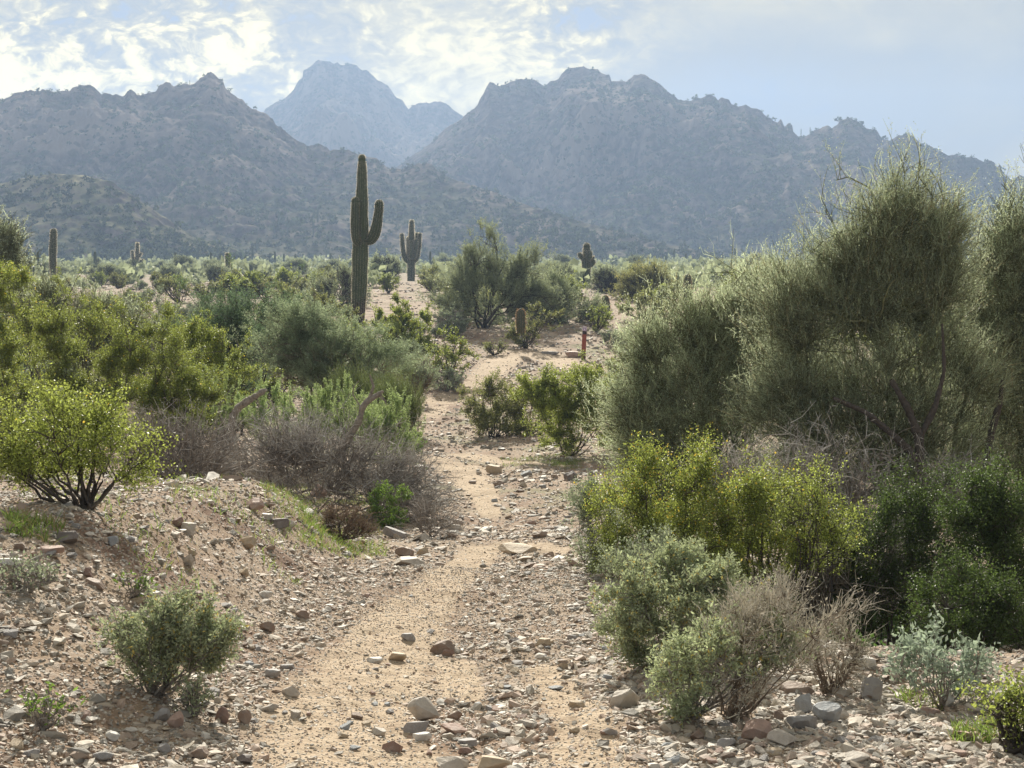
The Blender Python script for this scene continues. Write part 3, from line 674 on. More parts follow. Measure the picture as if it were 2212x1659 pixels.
mountain('right_mountain', SK_RIGHT, [(780, 880), (1250, 900), (1400, 850), (2212, 760), (2700, 700)], [(700, 560), (1400, 580), (2212, 520)], (24, .0085), 1.1, 5, rows=250)
mountain('left_mountain', SK_LEFT, [(-400, 640), (500, 660), (900, 620), (1200, 540), (1700, 470)], [(-400, 420), (800, 430), (1750, 430)], (12, .011), 1.0, 9, rows=210)
mountain('foothill', SK_KNOLL, [(-400, 430), (760, 400)], [(-400, 330), (760, 360)], (3, .02), .8, 15, rows=110, concave=.45)

# ------------------------------------------------------------------ scrub scattered over the slopes (too many to count)
ICO = None
def ico_base():
    p = (1+5**.5)/2
    v = np.array([(-1, p, 0), (1, p, 0), (-1, -p, 0), (1, -p, 0), (0, -1, p), (0, 1, p), (0, -1, -p), (0, 1, -p), (p, 0, -1), (p, 0, 1), (-p, 0, -1), (-p, 0, 1)], float)
    f = np.array([(0, 11, 5), (0, 5, 1), (0, 1, 7), (0, 7, 10), (0, 10, 11), (1, 5, 9), (5, 11, 4), (11, 10, 2), (10, 7, 6), (7, 1, 8), (3, 9, 4), (3, 4, 2), (3, 2, 6), (3, 6, 8), (3, 8, 9), (4, 9, 5), (2, 4, 11), (6, 2, 10), (8, 6, 7), (9, 8, 1)])
    return nrm(v), f
IV, IF_ = ico_base()
def subdiv(v, f):
    vs = list(map(tuple, v)); cache = {}
    def mid(a, b):
        k = (min(a, b), max(a, b))
        if k not in cache:
            m_ = nrm(np.array(vs[a])+np.array(vs[b])); vs.append(tuple(m_)); cache[k] = len(vs)-1
        return cache[k]
    nf = []
    for a, b, c in f:
        ab, bc, ca = mid(a, b), mid(b, c), mid(c, a)
        nf += [(a, ab, ca), (b, bc, ab), (c, ca, bc), (ab, bc, ca)]
    return np.array(vs), np.array(nf)
IV1, IF1 = subdiv(IV, IF_); IV2, IF2 = subdiv(IV1, IF1); IV3, IF3 = subdiv(IV2, IF2)
def clump_cloud(mb, P, size, rng, k=26, leaf=.33):
    """each bush = k leafy clumps spread through a low dome"""
    N = len(P)
    d = nrm(rng.randn(N, k, 3)); d[..., 2] = np.abs(d[..., 2])
    q = P[:, None]+d*(rng.rand(N, k, 1)**.4)*size[:, None, None]*np.array([.6, .6, .62])
    leaves(mb, q.reshape(-1, 3), np.repeat(size*leaf, k), rng, .8, up=.5)
M['scrub'] = leaf_mat('slope_scrub', (.075, .095, .05), (.10, .125, .06), .55, .25, .8, spec=0.0)
def slope_scrub():
    rng = np.random.RandomState(5); mb = MB()
    for nm, n, smin, smax in (('left_mountain', 5200, 1.0, 2.6), ('right_mountain', 6500, 1.3, 3.6), ('foothill', 2000, .8, 2.4), ('distant_peak', 1500, 2.0, 4.5)):
        X, Y, Z, T = MT[nm]
        wgt = (1-.75*np.clip(T, 0, 1))*(T < 1.0)*(T > .02)*Y*(0.4+np.clip(fbm(X*.02, Y*.02, 3, 77)+.3, 0, 1)); wgt = wgt.ravel()/wgt.sum()
        k = rng.choice(wgt.size, n, p=wgt)
        P = np.stack([X.ravel()[k], Y.ravel()[k], Z.ravel()[k]], -1)
        P[:, :2] += rng.randn(n, 2)*.7
        s = smin+(smax-smin)*rng.rand(n)**2
        clump_cloud(mb, P, s, rng, 18, .5)
    o = mb.build('slope_scrub', M['scrub']); tag(o, 'countless low desert shrubs dotting the hazy mountain slopes', 'scrub', kind='stuff')
slope_scrub()
def plain_scrub():
    rng = np.random.RandomState(6); mb = MB()
    n = 3200
    y = 105*np.exp(rng.rand(n)*math.log(600/105.)); x = (rng.rand(n)-.5)*.95*y
    keep = fbm(x*.03, y*.012, 3, 4)+.12*rng.randn(n)+sm(y, 150, 260)*.35 > -.10
    keep &= ~((x/y*F+CX > 330) & (x/y*F+CX < 780) & (y < 190) & (rng.rand(n) < .7))
    uu = x/y*F+CX
    keep &= ~((np.abs(uu-888) < 42) & (y < 175)) & ~((np.abs(uu-1268) < 30) & (y < 130)) & ~((np.abs(uu-296) < 26) & (y < 200))
    x, y = x[keep], y[keep]
    P = np.stack([x, y, Hg(x, y)], -1); s = (0.9+2.3*rng.rand(len(x))**2)*(1+.5*sm(y, 180, 400))
    clump_cloud(mb, P, s, rng, 60, .26)
    o = mb.build('plain_scrub', M['palo_far']); tag(o, 'continuous belt of low scrub across the far plain at the foot of the mountains', 'scrub', kind='stuff')
plain_scrub()

# ------------------------------------------------------------------ stones
def stone_mat(name, base=None):
    m, t, out = mat_new(name)
    geo = t.new('ShaderNodeNewGeometry'); tcn = t.new('ShaderNodeTexCoord')
    rnd = geo.outputs['Random Per Island']
    n = t.noise(tcn.outputs['Object'], 26, 5, .65); n2 = t.noise(tcn.outputs['Object'], 5, 3, .6)
    if base is None:
        c = t.ramp(rnd, [(0, (.25, .235, .21)), (.2, (.38, .345, .295)), (.38, (.47, .40, .32)), (.52, (.33, .255, .205)), (.66, (.53, .475, .40)), (.80, (.43, .325, .26)), (.90, (.68, .64, .58)), (1, (.34, .34, .34))], 'CONSTANT')
        c = t.mix(t.mapr(n, .35, .75, 0, .4), c, (.32, .27, .22))
    else:
        oi = t.new('ShaderNodeObjectInfo')
        c = t.mix(t.mapr(n, .35, .68, 0, .75), oi.outputs['Color'], t.mix(.5, oi.outputs['Color'], (.16, .13, .11), 'MIX'))
        c = t.mix(t.mapr(n2, .5, .7, 0, .6), c, t.mix(.45, oi.outputs['Color'], (.6, .55, .5)))
    p = t.new('ShaderNodeBsdfPrincipled'); t.l.new(c, p.inputs['Base Color']); p.inputs['Roughness'].default_value = .66
    p.inputs['Specular IOR Level'].default_value = .32
    b = t.new('ShaderNodeBump'); b.inputs['Strength'].default_value = .55; b.inputs['Distance'].default_value = .012
    t.l.new(n, b.inputs['Height']); t.l.new(b.outputs[0], p.inputs['Normal'])
    t.l.new(p.outputs[0], out.inputs[0])
    return m
M['gravel'] = stone_mat('gravel_stone'); M['rock'] = stone_mat('rock_surface', True)
CUBE_V = np.array([(-1, -1, -1), (1, -1, -1), (1, 1, -1), (-1, 1, -1), (-1, -1, 1), (1, -1, 1), (1, 1, 1), (-1, 1, 1)], float)
CUBE_Q = np.array([(0, 3, 2, 1), (4, 5, 6, 7), (0, 1, 5, 4), (1, 2, 6, 5), (2, 3, 7, 6), (3, 0, 4, 7)])
def put_stones(mb, P, s, rng, tmpl=0, flat=.4, sink=.32):
    N = len(P)
    if N == 0: return
    V0, Fc = (CUBE_V*.72, CUBE_Q) if tmpl == 0 else (IV, IF_) if tmpl == 1 else (IV1, IF1)
    V = np.repeat(V0[None], N, 0)+rng.randn(N, len(V0), 3)*(.26 if tmpl == 0 else .22)
    if tmpl == 0: V[:, 4:, :2] *= (.45+.45*rng.rand(N, 1, 1))
    sc_ = np.stack([.7+.7*rng.rand(N), .55+.5*rng.rand(N), flat*(.5+1.0*rng.rand(N))], -1)
    V = V*sc_[:, None]*s[:, None, None]*.5
    a = rng.rand(N)*2*PI; tx = rng.randn(N)*.22; ty = rng.randn(N)*.22
    ca, sa = np.cos(a)[:, None], np.sin(a)[:, None]
    Z = V[..., 2]+V[..., 0]*tx[:, None]+V[..., 1]*ty[:, None]
    X = V[..., 0]*ca-V[..., 1]*sa; Y = V[..., 0]*sa+V[..., 1]*ca
    V = np.stack([X, Y, Z], -1)+P[:, None]
    V[..., 2] += (s*flat*(.5-sink))[:, None]
    idx = np.arange(N)[:, None, None]*len(V0)+Fc[None]
    if tmpl == 0: mb.add(V.reshape(-1, 3), quads=idx.reshape(-1, 4))
    else: mb.add(V.reshape(-1, 3), tris=idx.reshape(-1, 3))
def build_gravel():
    rng = np.random.RandomState(3); mb = MB()
    bands = [3.4, 4.6, 6, 8, 10.5, 14, 19, 26, 36, 48, 64, 90, 130]
    for a, b in zip(bands[:-1], bands[1:]):
        ym = (a+b)/2
        n = 26000 if b <= 14 else 16000
        if b > 64: n = 5000
        y = np.sqrt(a*a+(b*b-a*a)*rng.rand(n)); x = (rng.rand(n)-.5)*.84*y
        sdm = sand_mask(x, y)
        dn = fbm(x*1.5, y*.8, 3, 91)*.5+.5
        keep = rng.rand(n) < (1-.62*sdm)*np.clip(.3+1.3*dn, .25, 1)*(1 if b < 64 else .6)
        x, y, sdm = x[keep], y[keep], sdm[keep]
        smin = max(.011, ym*.00135)
        s = smin*(1+rng.pareto(2.5, len(x))*.75); s = np.minimum(s, .055 if ym < 10 else .10+.002*ym)
        s = s*(1-.42*sdm)
        z = Hg(x, y); P = np.stack([x, y, z], -1)
        big = s > .034 if ym < 20 else s > 9
        put_stones(mb, P[~big], s[~big]*1.15, rng, 0, .42)
        put_stones(mb, P[big], s[big]*1.1, rng, 1, .45)
    # a belt of flat stones right of the trail centre and across the lower right
    n = 15000; y = np.sqrt(4.2**2+(13.0**2-4.2**2)*rng.rand(n)); x = np.interp(y, TY, TX)+.12+np.abs(rng.rand(n)**.8)*1.5+.04*y
    low = rng.rand(n) < .3; x = np.where(low, 1.0+rng.rand(n)*1.6, x); y = np.where(low, 4.2+rng.rand(n)*1.9, y)
    sdm = sand_mask(x, y); k = rng.rand(n) < 1-.75*sdm; x, y = x[k], y[k]
    s = np.maximum((.018+.034*rng.rand(len(x))**2.2)*(.75+.05*y), y*.0018); put_stones(mb, np.stack([x, y, Hg(x, y)], -1), s, rng, 1, .38)
    # grit on the sand
    n = 26000; y = np.sqrt(3.6**2+(11.0**2-3.6**2)*rng.rand(n)); x = np.interp(y, TY, TX)+(rng.rand(n)-.5)*2.6
    s = np.maximum(.0055+.008*rng.rand(n)**2, y*.0011); put_stones(mb, np.stack([x, y, Hg(x, y)], -1), s, rng, 0, .55)
    o = mb.build('gravel', M['gravel']); tag(o, 'loose slaty gravel covering the trail and the ground beside it', 'gravel', kind='stuff')
build_gravel()
def rock_mesh(seed, dims, slab=False, sub=3, rough=.035):
    rng = np.random.RandomState(seed)
    V, Fc = (IV3, IF3) if sub == 3 else (IV2, IF2)
    V = V.copy()
    n = 13 if not slab else 11
    for k in range(n):
        d = nrm(rng.randn(3)); off = .50+.28*rng.rand()
        if slab and k < 2: d = nrm(np.array([rng.randn()*.1, rng.randn()*.1, 1 if k == 0 else -1])); off = .45
        h = V@d; V = V-np.maximum(h-off, 0)[:, None]*d[None]
    V = V+nrm(V)*(fbm(V[:, 0]*3+seed, V[:, 1]*3+V[:, 2]*2, 3, seed % 50)[:, None])*rough
    V = V/np.abs(V).max(0)*np.array(dims)*.5
    mb = MB(); mb.add(V, tris=Fc)
    return mb.mesh('rock', M['rock'])
COL = dict(grey=(.34, .33, .33), blue=(.36, .39, .42), pale=(.52, .47, .41), white=(.66, .64, .60), tan=(.50, .40, .28), pink=(.42, .29, .24), red=(.27, .175, .145), brown=(.27, .20, .16), dark=(.17, .15, .145))
rock_n = 0
def rock(u, v, w, h, col, label, slab=False, lean=0.0, name='rock', tilt=0.0, depth=None):
    """u, v = middle of the foot of the rock, w and h its seen width and height in the 2212 px photograph"""
    global rock_n; rock_n += 1
    x, y, z = hit(u, v)
    W = w/F*y; Hh = h/F*y
    me = rock_mesh(100+rock_n*7, (W*1.06, W*(depth or (.75 if not slab else .6)), Hh*1.35), slab)
    o = link(bpy.data.objects.new(name, me)); o.location = (x, y+W*.2, z+Hh*.42)
    o.rotation_euler = (tilt, lean, random.uniform(-.25, .25)); o.color = (*COL[col], 1)
    return tag(o, label, 'rock')
ROCKS = [
 (915, 1560, 72, 46, 'pale', 'pale squarish block standing upright in the middle of the trail near the bottom', 0, .1),
 (980, 1586, 60, 20, 'pink', 'long pinkish brick-shaped stone just right of the upright block', 0, 0),
 (898, 1586, 56, 24, 'grey', 'flat grey stone leaning at the foot of the upright block', 1, 0),
 (848, 1626, 46, 24, 'red', 'reddish brick-like stone on the trail below the upright block', 0, 0),
 (818, 1590, 34, 17, 'pale', 'small pale wedge stone left of the upright block', 0, 0),
 (983, 1560, 34, 22, 'brown', 'brown chunk lying between the upright block and the trail centre', 0, 0),
 (912, 1600, 42, 15, 'white', 'thin whitish slab lying in front of the upright block', 1, 0),
 (1008, 1612, 44, 12, 'grey', 'thin grey slab below the brick-shaped stone', 1, 0),
 (1003, 1631, 34, 14, 'red', 'small dark red stone at the lower middle of the trail', 0, 0),
 (958, 1412, 58, 24, 'brown', 'domed brown stone half dug into the trail centre', 0, 0),
 (968, 1418, 26, 14, 'red', 'small red stone tucked under the domed brown stone', 0, 0),
 (857, 1427, 40, 18, 'tan', 'tan wedge-shaped stone left of the domed brown stone', 0, 0),
 (811, 1433, 40, 10, 'white', 'flat whitish sliver left of the tan wedge stone', 1, 0),
 (880, 1384, 34, 14, 'grey', 'low grey stone above the tan wedge stone', 1, 0),
 (1120, 1197, 88, 17, 'tan', 'long low tan boulder in the sandy middle of the trail', 0, .05),
 (1112, 1184, 34, 15, 'brown', 'brown stone perched behind the long tan boulder', 0, 0),
 (877, 1206, 48, 22, 'brown', 'rounded brown boulder at the left edge of the trail under the dead brush', 0, 0),
 (878, 1224, 76, 15, 'pale', 'broad flat pale slab below the rounded brown boulder', 1, 0),
 (915, 1198, 30, 14, 'tan', 'small tan stone right of the rounded brown boulder', 0, 0),
 (855, 1163, 58, 16, 'grey', 'long grey slab at the foot of the small leafy green bush', 1, .3),
 (913, 1168, 36, 15, 'pale', 'pale stone right of the long grey slab', 0, 0),
 (980, 1146, 42, 12, 'pale', 'pale low slab where the stony wash meets the sandy trail', 1, .1),
 (1175, 1396, 42, 14, 'tan', 'low tan stone in the gravel beside the big grey-green bush', 1, 0),
 (1109, 1392, 30, 13, 'dark', 'dark stone in the middle of the gravel strip', 0, 0),
 (1353, 1532, 70, 42, 'pale', 'large rounded pale boulder right of the sandy track', 0, 0),
 (1733, 1545, 46, 50, 'blue', 'angular blue-grey boulder standing upright in the boulder cluster', 0, .15),
 (1787, 1562, 66, 48, 'blue', 'broad blue-grey boulder with a sloping face right of the upright one', 0, -.2),
 (1733, 1578, 68, 34, 'grey', 'low blocky grey boulder in front of the boulder cluster', 0, 0),
 (1822, 1558, 26, 22, 'pale', 'small pale rounded stone against the broad blue-grey boulder', 0, 0),
 (1884, 1515, 45, 48, 'grey', 'speckled grey egg-shaped boulder under the dry shrub', 0, 0),
 (1822, 1506, 56, 20, 'pale', 'pale flat boulder between the cluster and the egg-shaped boulder', 0, 0),
 (1725, 1500, 74, 18, 'brown', 'long shaded slab behind the boulder cluster', 1, 0),
 (1858, 1440, 76, 18, 'white', 'bright white slab behind the dry shrub', 1, 0),
 (1942, 1470, 34, 26, 'pale', 'pale upright stone left of the silvery bush', 0, 0),
 (1636, 1600, 66, 38, 'pink', 'pinkish boulder with a pale cap in front of the dry shrub', 0, 0),
 (1693, 1612, 66, 32, 'pale', 'flattish pale boulder right of the pinkish boulder', 0, 0),
 (1567, 1617, 48, 24, 'grey', 'grey stone left of the pinkish boulder', 0, 0),
 (1511, 1605, 38, 28, 'brown', 'brown angular stone at the foot of the low grey-green bush', 0, 0),
 (1683, 1556, 28, 20, 'brown', 'brown stone left of the boulder cluster', 0, 0),
 (2046, 1530, 30, 30, 'white', 'bright upright stone at the foot of the silvery bush', 0, .3),
 (2103, 1545, 44, 22, 'pale', 'pale stone between the silvery bush and the bright green corner bush', 0, 0),
 (2098, 1600, 52, 16, 'pink', 'broad flat pinkish stone near the right edge', 1, 0),
 (2012, 1545, 44, 13, 'pink', 'thin tilted pinkish slab in the right gravel', 1, .2),
 (1940, 1540, 32, 14, 'white', 'small white flat stone in the right gravel', 1, 0),
 (1895, 1605, 36, 14, 'grey', 'small grey stone in the gravel below the egg-shaped boulder', 0, 0),
 (1850, 1648, 60, 18, 'pale', 'pale stone at the bottom edge of the right gravel', 0, 0),
 (533, 1184, 38, 24, 'tan', 'triangular tan stone on the left bank below the grass', 0, 0),
 (546, 1104, 46, 24, 'pink', 'pinkish-grey boulder at the top of the left bank by the grass', 0, 0),
 (598, 1139, 50, 17, 'dark', 'dark overhanging slab on the left bank', 1, 0),
 (575, 1122, 38, 11, 'white', 'bright flat stone above the dark overhanging slab', 1, 0),
 (407, 1158, 32, 26, 'pale', 'cube-like pale stone on the crest of the left bank', 0, 0),
 (384, 1140, 30, 22, 'red', 'reddish brown stone touching the cube-like pale stone', 0, 0),
 (143, 1174, 52, 24, 'dark', 'dark low boulder below the left creosote bush', 0, 0),
 (240, 1180, 28, 20, 'blue', 'square bluish stone below the left creosote bush', 0, 0),
 (282, 1172, 30, 14, 'grey', 'grey stone right of the square bluish stone', 0, 0),
 (104, 1196, 60, 13, 'pink', 'long flat pinkish stone on the left bank', 1, 0),
 (188, 1247, 26, 18, 'red', 'small dark red cube on the left bank', 0, 0),
 (200, 1268, 50, 14, 'brown', 'long slanting brown slab on the left bank', 1, .35),
 (22, 1222, 60, 13, 'white', 'flat white stone at the left edge', 1, 0),
 (73, 1242, 26, 22, 'pale', 'pale round stone at the left edge', 0, 0),
 (405, 1222, 26, 24, 'pale', 'pale stone in the brown scar of the left bank', 0, .2),
 (415, 1200, 20, 14, 'tan', 'small tan cobble at the top of the brown scar', 0, 0),
 (528, 1247, 26, 18, 'tan', 'tan cobble on the slope under the triangular stone', 0, 0),
 (425, 1290, 42, 11, 'red', 'long dark red sliver above the small round bush', 1, .2),
 (305, 1300, 34, 16, 'grey', 'grey slab behind the small round bush', 1, .4),
 (330, 1290, 34, 11, 'white', 'bright slab touching the grey slab behind the small round bush', 1, 0),
 (572, 1293, 32, 16, 'white', 'white stone on the slope left of the sandy track', 0, 0),
 (578, 1366, 34, 20, 'brown', 'brown block on the slope left of the sandy track', 0, 0),
 (650, 1335, 34, 16, 'brown', 'low brown stone where the slope meets the trail', 0, .2),
 (587, 1462, 36, 19, 'grey', 'round-backed grey stone at the left edge of the sandy track', 0, 0),
 (628, 1504, 40, 20, 'pale', 'pale sandy stone at the left edge of the sandy track', 0, 0),
 (528, 1565, 32, 30, 'brown', 'wedge of brown rock right of the small round bush', 0, .2),
 (478, 1563, 32, 34, 'red', 'reddish wedge leaning beside the brown wedge', 0, -.2),
 (345, 1560, 40, 28, 'grey', 'grey stone under the small round bush', 0, 0),
 (378, 1575, 34, 36, 'pink', 'leaning pink-grey stone under the small round bush', 0, .3),
 (242, 1600, 34, 18, 'white', 'white stone on the lower left slope', 0, 0),
 (355, 1625, 34, 18, 'grey', 'grey cobble on the lower left slope', 0, 0),
 (431, 1642, 48, 24, 'brown', 'brown stone near the bottom left of the trail edge', 0, 0),
 (528, 1650, 42, 18, 'dark', 'dark angular stone at the bottom left of the trail edge', 0, 0),
 (690, 1076, 34, 28, 'pink', 'pink pointed slab leaning out of the grass below the dead brush', 1, .55),
 (1065, 1664, 86, 26, 'tan', 'wide tan boulder cut by the bottom edge of the view', 0, 0),
 (975, 1664, 72, 24, 'pale', 'wide pale boulder cut by the bottom edge left of the tan one', 0, 0),
 (1130, 748, 22, 20, 'white', 'white pointed stone at the foot of the bush with the glowing barrel cactus', 0, .4),
 (993, 829, 22, 14, 'white', 'white block on the far bank right of the small grey shrub', 0, 0),
 (978, 843, 30, 9, 'white', 'flat white stone below the white block on the far bank', 1, 0),
 (1190, 766, 40, 6, 'grey', 'thin slab across the sandy far trail', 1, 0),
 (1240, 772, 46, 12, 'pink', 'pink rock ledge left of the trail marker post', 0, 0),
 (870, 878, 22, 12, 'grey', 'grey cobble at the top of the stony wash', 0, 0),
 (905, 1016, 26, 12, 'pale', 'pale stone where the dead brush touches the trail', 0, 0),
 (1070, 1022, 40, 15, 'tan', 'tan slab in the stones right of the narrow trail', 1, .2),
 (1140, 1030, 30, 14, 'blue', 'bluish stone in the wash right of the narrow trail', 0, 0),
 (1230, 1040, 36, 20, 'dark', 'dark boulder in the wash below the dark green bush', 0, 0),
 (1075, 1050, 26, 11, 'brown', 'brown stone lying right of the narrow sandy trail', 0, 0),
]
for r_ in ROCKS:
    rock(r_[0], r_[1], r_[2], r_[3], r_[4], r_[5], bool(r_[6]), r_[7])
# loose stones large enough to pick out one by one; they share a few meshes
LM = [rock_mesh(900+i, (1, .8, .42), i % 2 == 0, sub=2) for i in range(14)]
_STOP = {'in', 'at', 'on', 'of', 'left', 'right', 'below', 'above', 'with', 'lying', 'where', 'under', 'behind', 'between', 'touching', 'beside', 'cut', 'leaning', 'perched', 'standing', 'half', 'just', 'near', 'against', 'tucked', 'across', 'along'}
def short(lab):
    out = []
    for w_ in lab.split():
        if w_ in _STOP and len(out) >= 2: break
        out.append(w_)
    return ' '.join(out[:5])
def beside_rock(u, v):
    r = min(ROCKS, key=lambda q: (q[0]-u)**2+((q[1]-v)*1.6)**2)
    du, dv = u-r[0], (v-r[1])*1.6
    side = ('left of' if du < 0 else 'right of') if abs(du) > abs(dv) else ('beyond' if dv < 0 else 'in front of')
    return side+' the '+short(r[5])
def loose(n, box, label, group, smin, smax, seed):
    rng = np.random.RandomState(seed); k = 0
    while k < n:
        u = rng.uniform(box[0], box[1]); v = rng.uniform(box[2], box[3])
        x, y, z = hit(u, v)
        s = rng.uniform(smin, smax)**1.0
        o = bpy.data.objects.new('loose_stone', LM[rng.randint(14)])
        o.scale = (s, s*rng.uniform(.7, 1.1), s*rng.uniform(.7, 1.2)); o.location = (x, y, z+s*.10)
        o.rotation_euler = (rng.randn()*.15, rng.randn()*.15, rng.rand()*6.28)
        cn = ['grey', 'pale', 'tan', 'pink', 'brown', 'blue', 'pale', 'grey'][rng.randint(8)]; c = COL[cn]; o.color = (*c, 1)
        cw = {'pink': 'pinkish', 'blue': 'bluish'}.get(cn, cn)
        link(o); tag(o, 'loose '+cw+' stone '+('and flat ' if 0 else '')+beside_rock(u, v), 'stone', group); k += 1
loose(60, (20, 640, 1090, 1650), 'hand-sized loose stone on the reddish slope left of the trail', 'loose stones on the left slope', .04, .085, 1)
loose(60, (1000, 1320, 1230, 1640), 'hand-sized loose stone in the grey gravel strip right of the trail centre', 'loose stones in the gravel strip', .04, .08, 2)
loose(30, (640, 1000, 1240, 1640), 'hand-sized loose stone on the sandy left half of the trail', 'loose stones on the sandy trail', .03, .065, 3)
loose(45, (1420, 2200, 1570, 1650), 'hand-sized loose stone in the pale gravel along the lower right edge', 'loose stones in the lower right gravel', .04, .075, 4)
loose(50, (900, 1230, 1010, 1150), 'flat loose stone in the stony wash beyond the sandy track', 'loose stones in the wash', .07, .15, 5)

# ------------------------------------------------------------------ cacti
def cactus_mat(name, c1, c2, scar=None):
    m, t, out = mat_new(name)
    tcn = t.new('ShaderNodeTexCoord'); P = tcn.outputs['Object']
    n = t.noise(P, 7, 4, .6)
    c = t.ramp(n, [(.3, c1), (.7, c2)])
    if scar:
        sp = t.new('ShaderNodeSeparateXYZ'); t.l.new(P, sp.inputs[0])
        h = t.math('ADD', sp.outputs[2], t.math('MULTIPLY', t.noise(P, 4, 4, .7), 1.6))
        c = t.mix(t.mapr(h, scar+.5, scar+1.1, 1, 0), c, t.ramp(t.noise(P, 16, 4, .7), [(.4, (.025, .02, .018)), (.65, (.16, .13, .11))]))
    p = t.new('ShaderNodeBsdfPrincipled'); t.l.new(c, p.inputs['Base Color']); p.inputs['Roughness'].default_value = .65
    t.l.new(p.outputs[0], out.inputs[0])
    return m
M['saguaro'] = cactus_mat('saguaro_skin', (.05, .07, .035), (.085, .11, .055), None)
M['saguaro_scar'] = cactus_mat('saguaro_skin_scarred', (.07, .10, .055), (.125, .16, .085), 1.0)
M['barrel'] = cactus_mat('barrel_skin', (.05, .065, .03), (.09, .09, .045))
M['spine_pale'] = leaf_mat('pale_spine', (.55, .50, .42), (.75, .68, .52), .2, .55, .6)
M['spine_red'] = leaf_mat('reddish_spine', (.33, .15, .09), (.62, .34, .16), .3, .55, .6)
M['spine_gold'] = leaf_mat('golden_spine', (.42, .25, .14), (.60, .36, .20), .35, .5, .6)
def ribbed(path, radii, ribs, rng, spine_len, spacing, spine_w, depth=.2, dome=True):
    """a fluted column along a path: returns skin builder and spine builder"""
    P = np.asarray(path, float); r = np.asarray(radii, float)
    K = 40; seg = np.r_[0, np.cumsum(np.linalg.norm(np.diff(P, axis=0), axis=1))]; L = seg[-1]
    s = np.concatenate([np.linspace(0, L-r[-1]*1.4, K-12), L-r[-1]*1.4*np.cos(np.linspace(0, PI/2, 13)[1:])])
    # smooth resampling
    Q = np.stack([np.interp(s, seg, P[:, i]) for i in range(3)], -1); rr = np.interp(s, seg, r)
    for _ in range(3): Q[1:-1] = (Q[:-2]+2*Q[1:-1]+Q[2:])/4
    rtip = r[-1]
    dd = L-s; m_ = dd < rtip*1.3
    rr = np.where(m_, rr*np.sqrt(np.clip(1-((rtip*1.3-dd)/(rtip*1.3))**2, 0.0, 1)), rr); rr[-1] = rtip*.06
    rr = rr*(1+.03*np.sin(s*5+rng.rand()*6)+.02*rng.randn(K)*.5)
    T = nrm(np.gradient(Q, axis=0)); ref = np.array([0, 1., 0.2]); a = nrm(np.cross(T, ref)); b = np.cross(a, T)
    n = ribs*4; ang = np.arange(n)*2*PI/n
    fl = 1-depth*(0.5-0.5*np.cos(ang*ribs))**.8
    ring = Q[:, None]+(rr[:, None]*fl[None])[..., None]*(a[:, None]*np.cos(ang)[None, :, None]+b[:, None]*np.sin(ang)[None, :, None])
    i = np.arange(K-1)[:, None]*n; j = np.arange(n)[None, :]; j1 = (j+1) % n
    q = np.stack([i+j, i+j1, i+n+j1, i+n+j], -1).reshape(-1, 4)
    skin = MB(); skin.add(ring.reshape(-1, 3), quads=q)
    spn = MB()
    m2 = max(int(L/spacing), 4); ss = (np.arange(m2)+.5)/m2*(L-.01)
    Qs = np.stack([np.interp(ss, s, Q[:, k]) for k in range(3)], -1); rs = np.interp(ss, s, rr)
    as_ = nrm(np.stack([np.interp(ss, s, a[:, k]) for k in range(3)], -1)); bs = nrm(np.stack([np.interp(ss, s, b[:, k]) for k in range(3)], -1)); Ts = nrm(np.stack([np.interp(ss, s, T[:, k]) for k in range(3)], -1))
    ra = np.arange(ribs)*2*PI/ribs
    out = as_[:, None]*np.cos(ra)[None, :, None]+bs[:, None]*np.sin(ra)[None, :, None]
    base = Qs[:, None]+out*rs[:, None, None]*.985
    for rep in range(3):
        d = nrm(out+rng.randn(*out.shape)*.45+Ts[:, None]*(.25)); ln = spine_len*(.5+.8*rng.rand(*out.shape[:2], 1))
        side = nrm(np.cross(d, rng.randn(*d.shape)))*spine_w*.5
        tri = np.stack([base-side, base+side, base+d*ln], -2).reshape(-1, 3)
        spn.add(tri, tris=np.arange(len(tri)).reshape(-1, 3))
    return skin, spn
def saguaro(loc, trunk, arms, label, px, skin='saguaro', spine='spine_pale', group=None, ribs=16, hole=None, name='saguaro'):
    """trunk = (path, radii); arms = list of (path, radii) in local metres"""
    rng = np.random.RandomState(int(abs(loc[0]*13+loc[1]*7)) % 1000)
    root = empty(name, loc); tag(root, label, 'cactus', group)
    sl_ = max(.05, 1.35/px); sw = max(.006, .34/px); sg = max(.045, 1.0/px)
    for k, (path, rad) in enumerate([trunk]+list(arms)):
        rb = ribs if k == 0 else max(8, int(ribs*.75))
        sk, sn = ribbed(path, rad, rb, rng, sl_, sg, sw)
        part = sk.build('trunk' if k == 0 else 'arm', M[skin if k == 0 else 'saguaro'], root, smooth=True)
        sn.build('spines', M[spine], part)
    if hole:
        mb = MB(); a_ = np.linspace(0, 2*PI, 13)[:-1]
        rr_ = np.stack([np.cos(a_)*hole[3], 0*a_, np.sin(a_)*hole[3]*1.1], -1)+np.array(hole[:3]); inn = rr_*1.0; inn[:, 1] += .06; inn = (inn-np.array(hole[:3]))*.8+np.array(hole[:3])
        V = np.concatenate([rr_, inn+np.array([0, .05, 0])]); q = [(i, (i+1) % 12, 12+(i+1) % 12, 12+i) for i in range(12)]
        mb.add(V, quads=q); mb.build('nest_hole', M['hole'], root)
    return root
M['hole'] = bark_mat('dark_hole', (.01, .009, .008), (.03, .025, .02))
def pxpath(loc, pts):
    """points (u, v, radius px, metres in depth) to local path and radii at the thing's distance"""
    P, r = [], []
    for p in pts:
        x, z = xz(p[0], p[1], loc[1]); P.append((x-loc[0], p[3] if len(p) > 3 else 0, z-loc[2])); r.append(p[2]/F*loc[1])
    return P, r
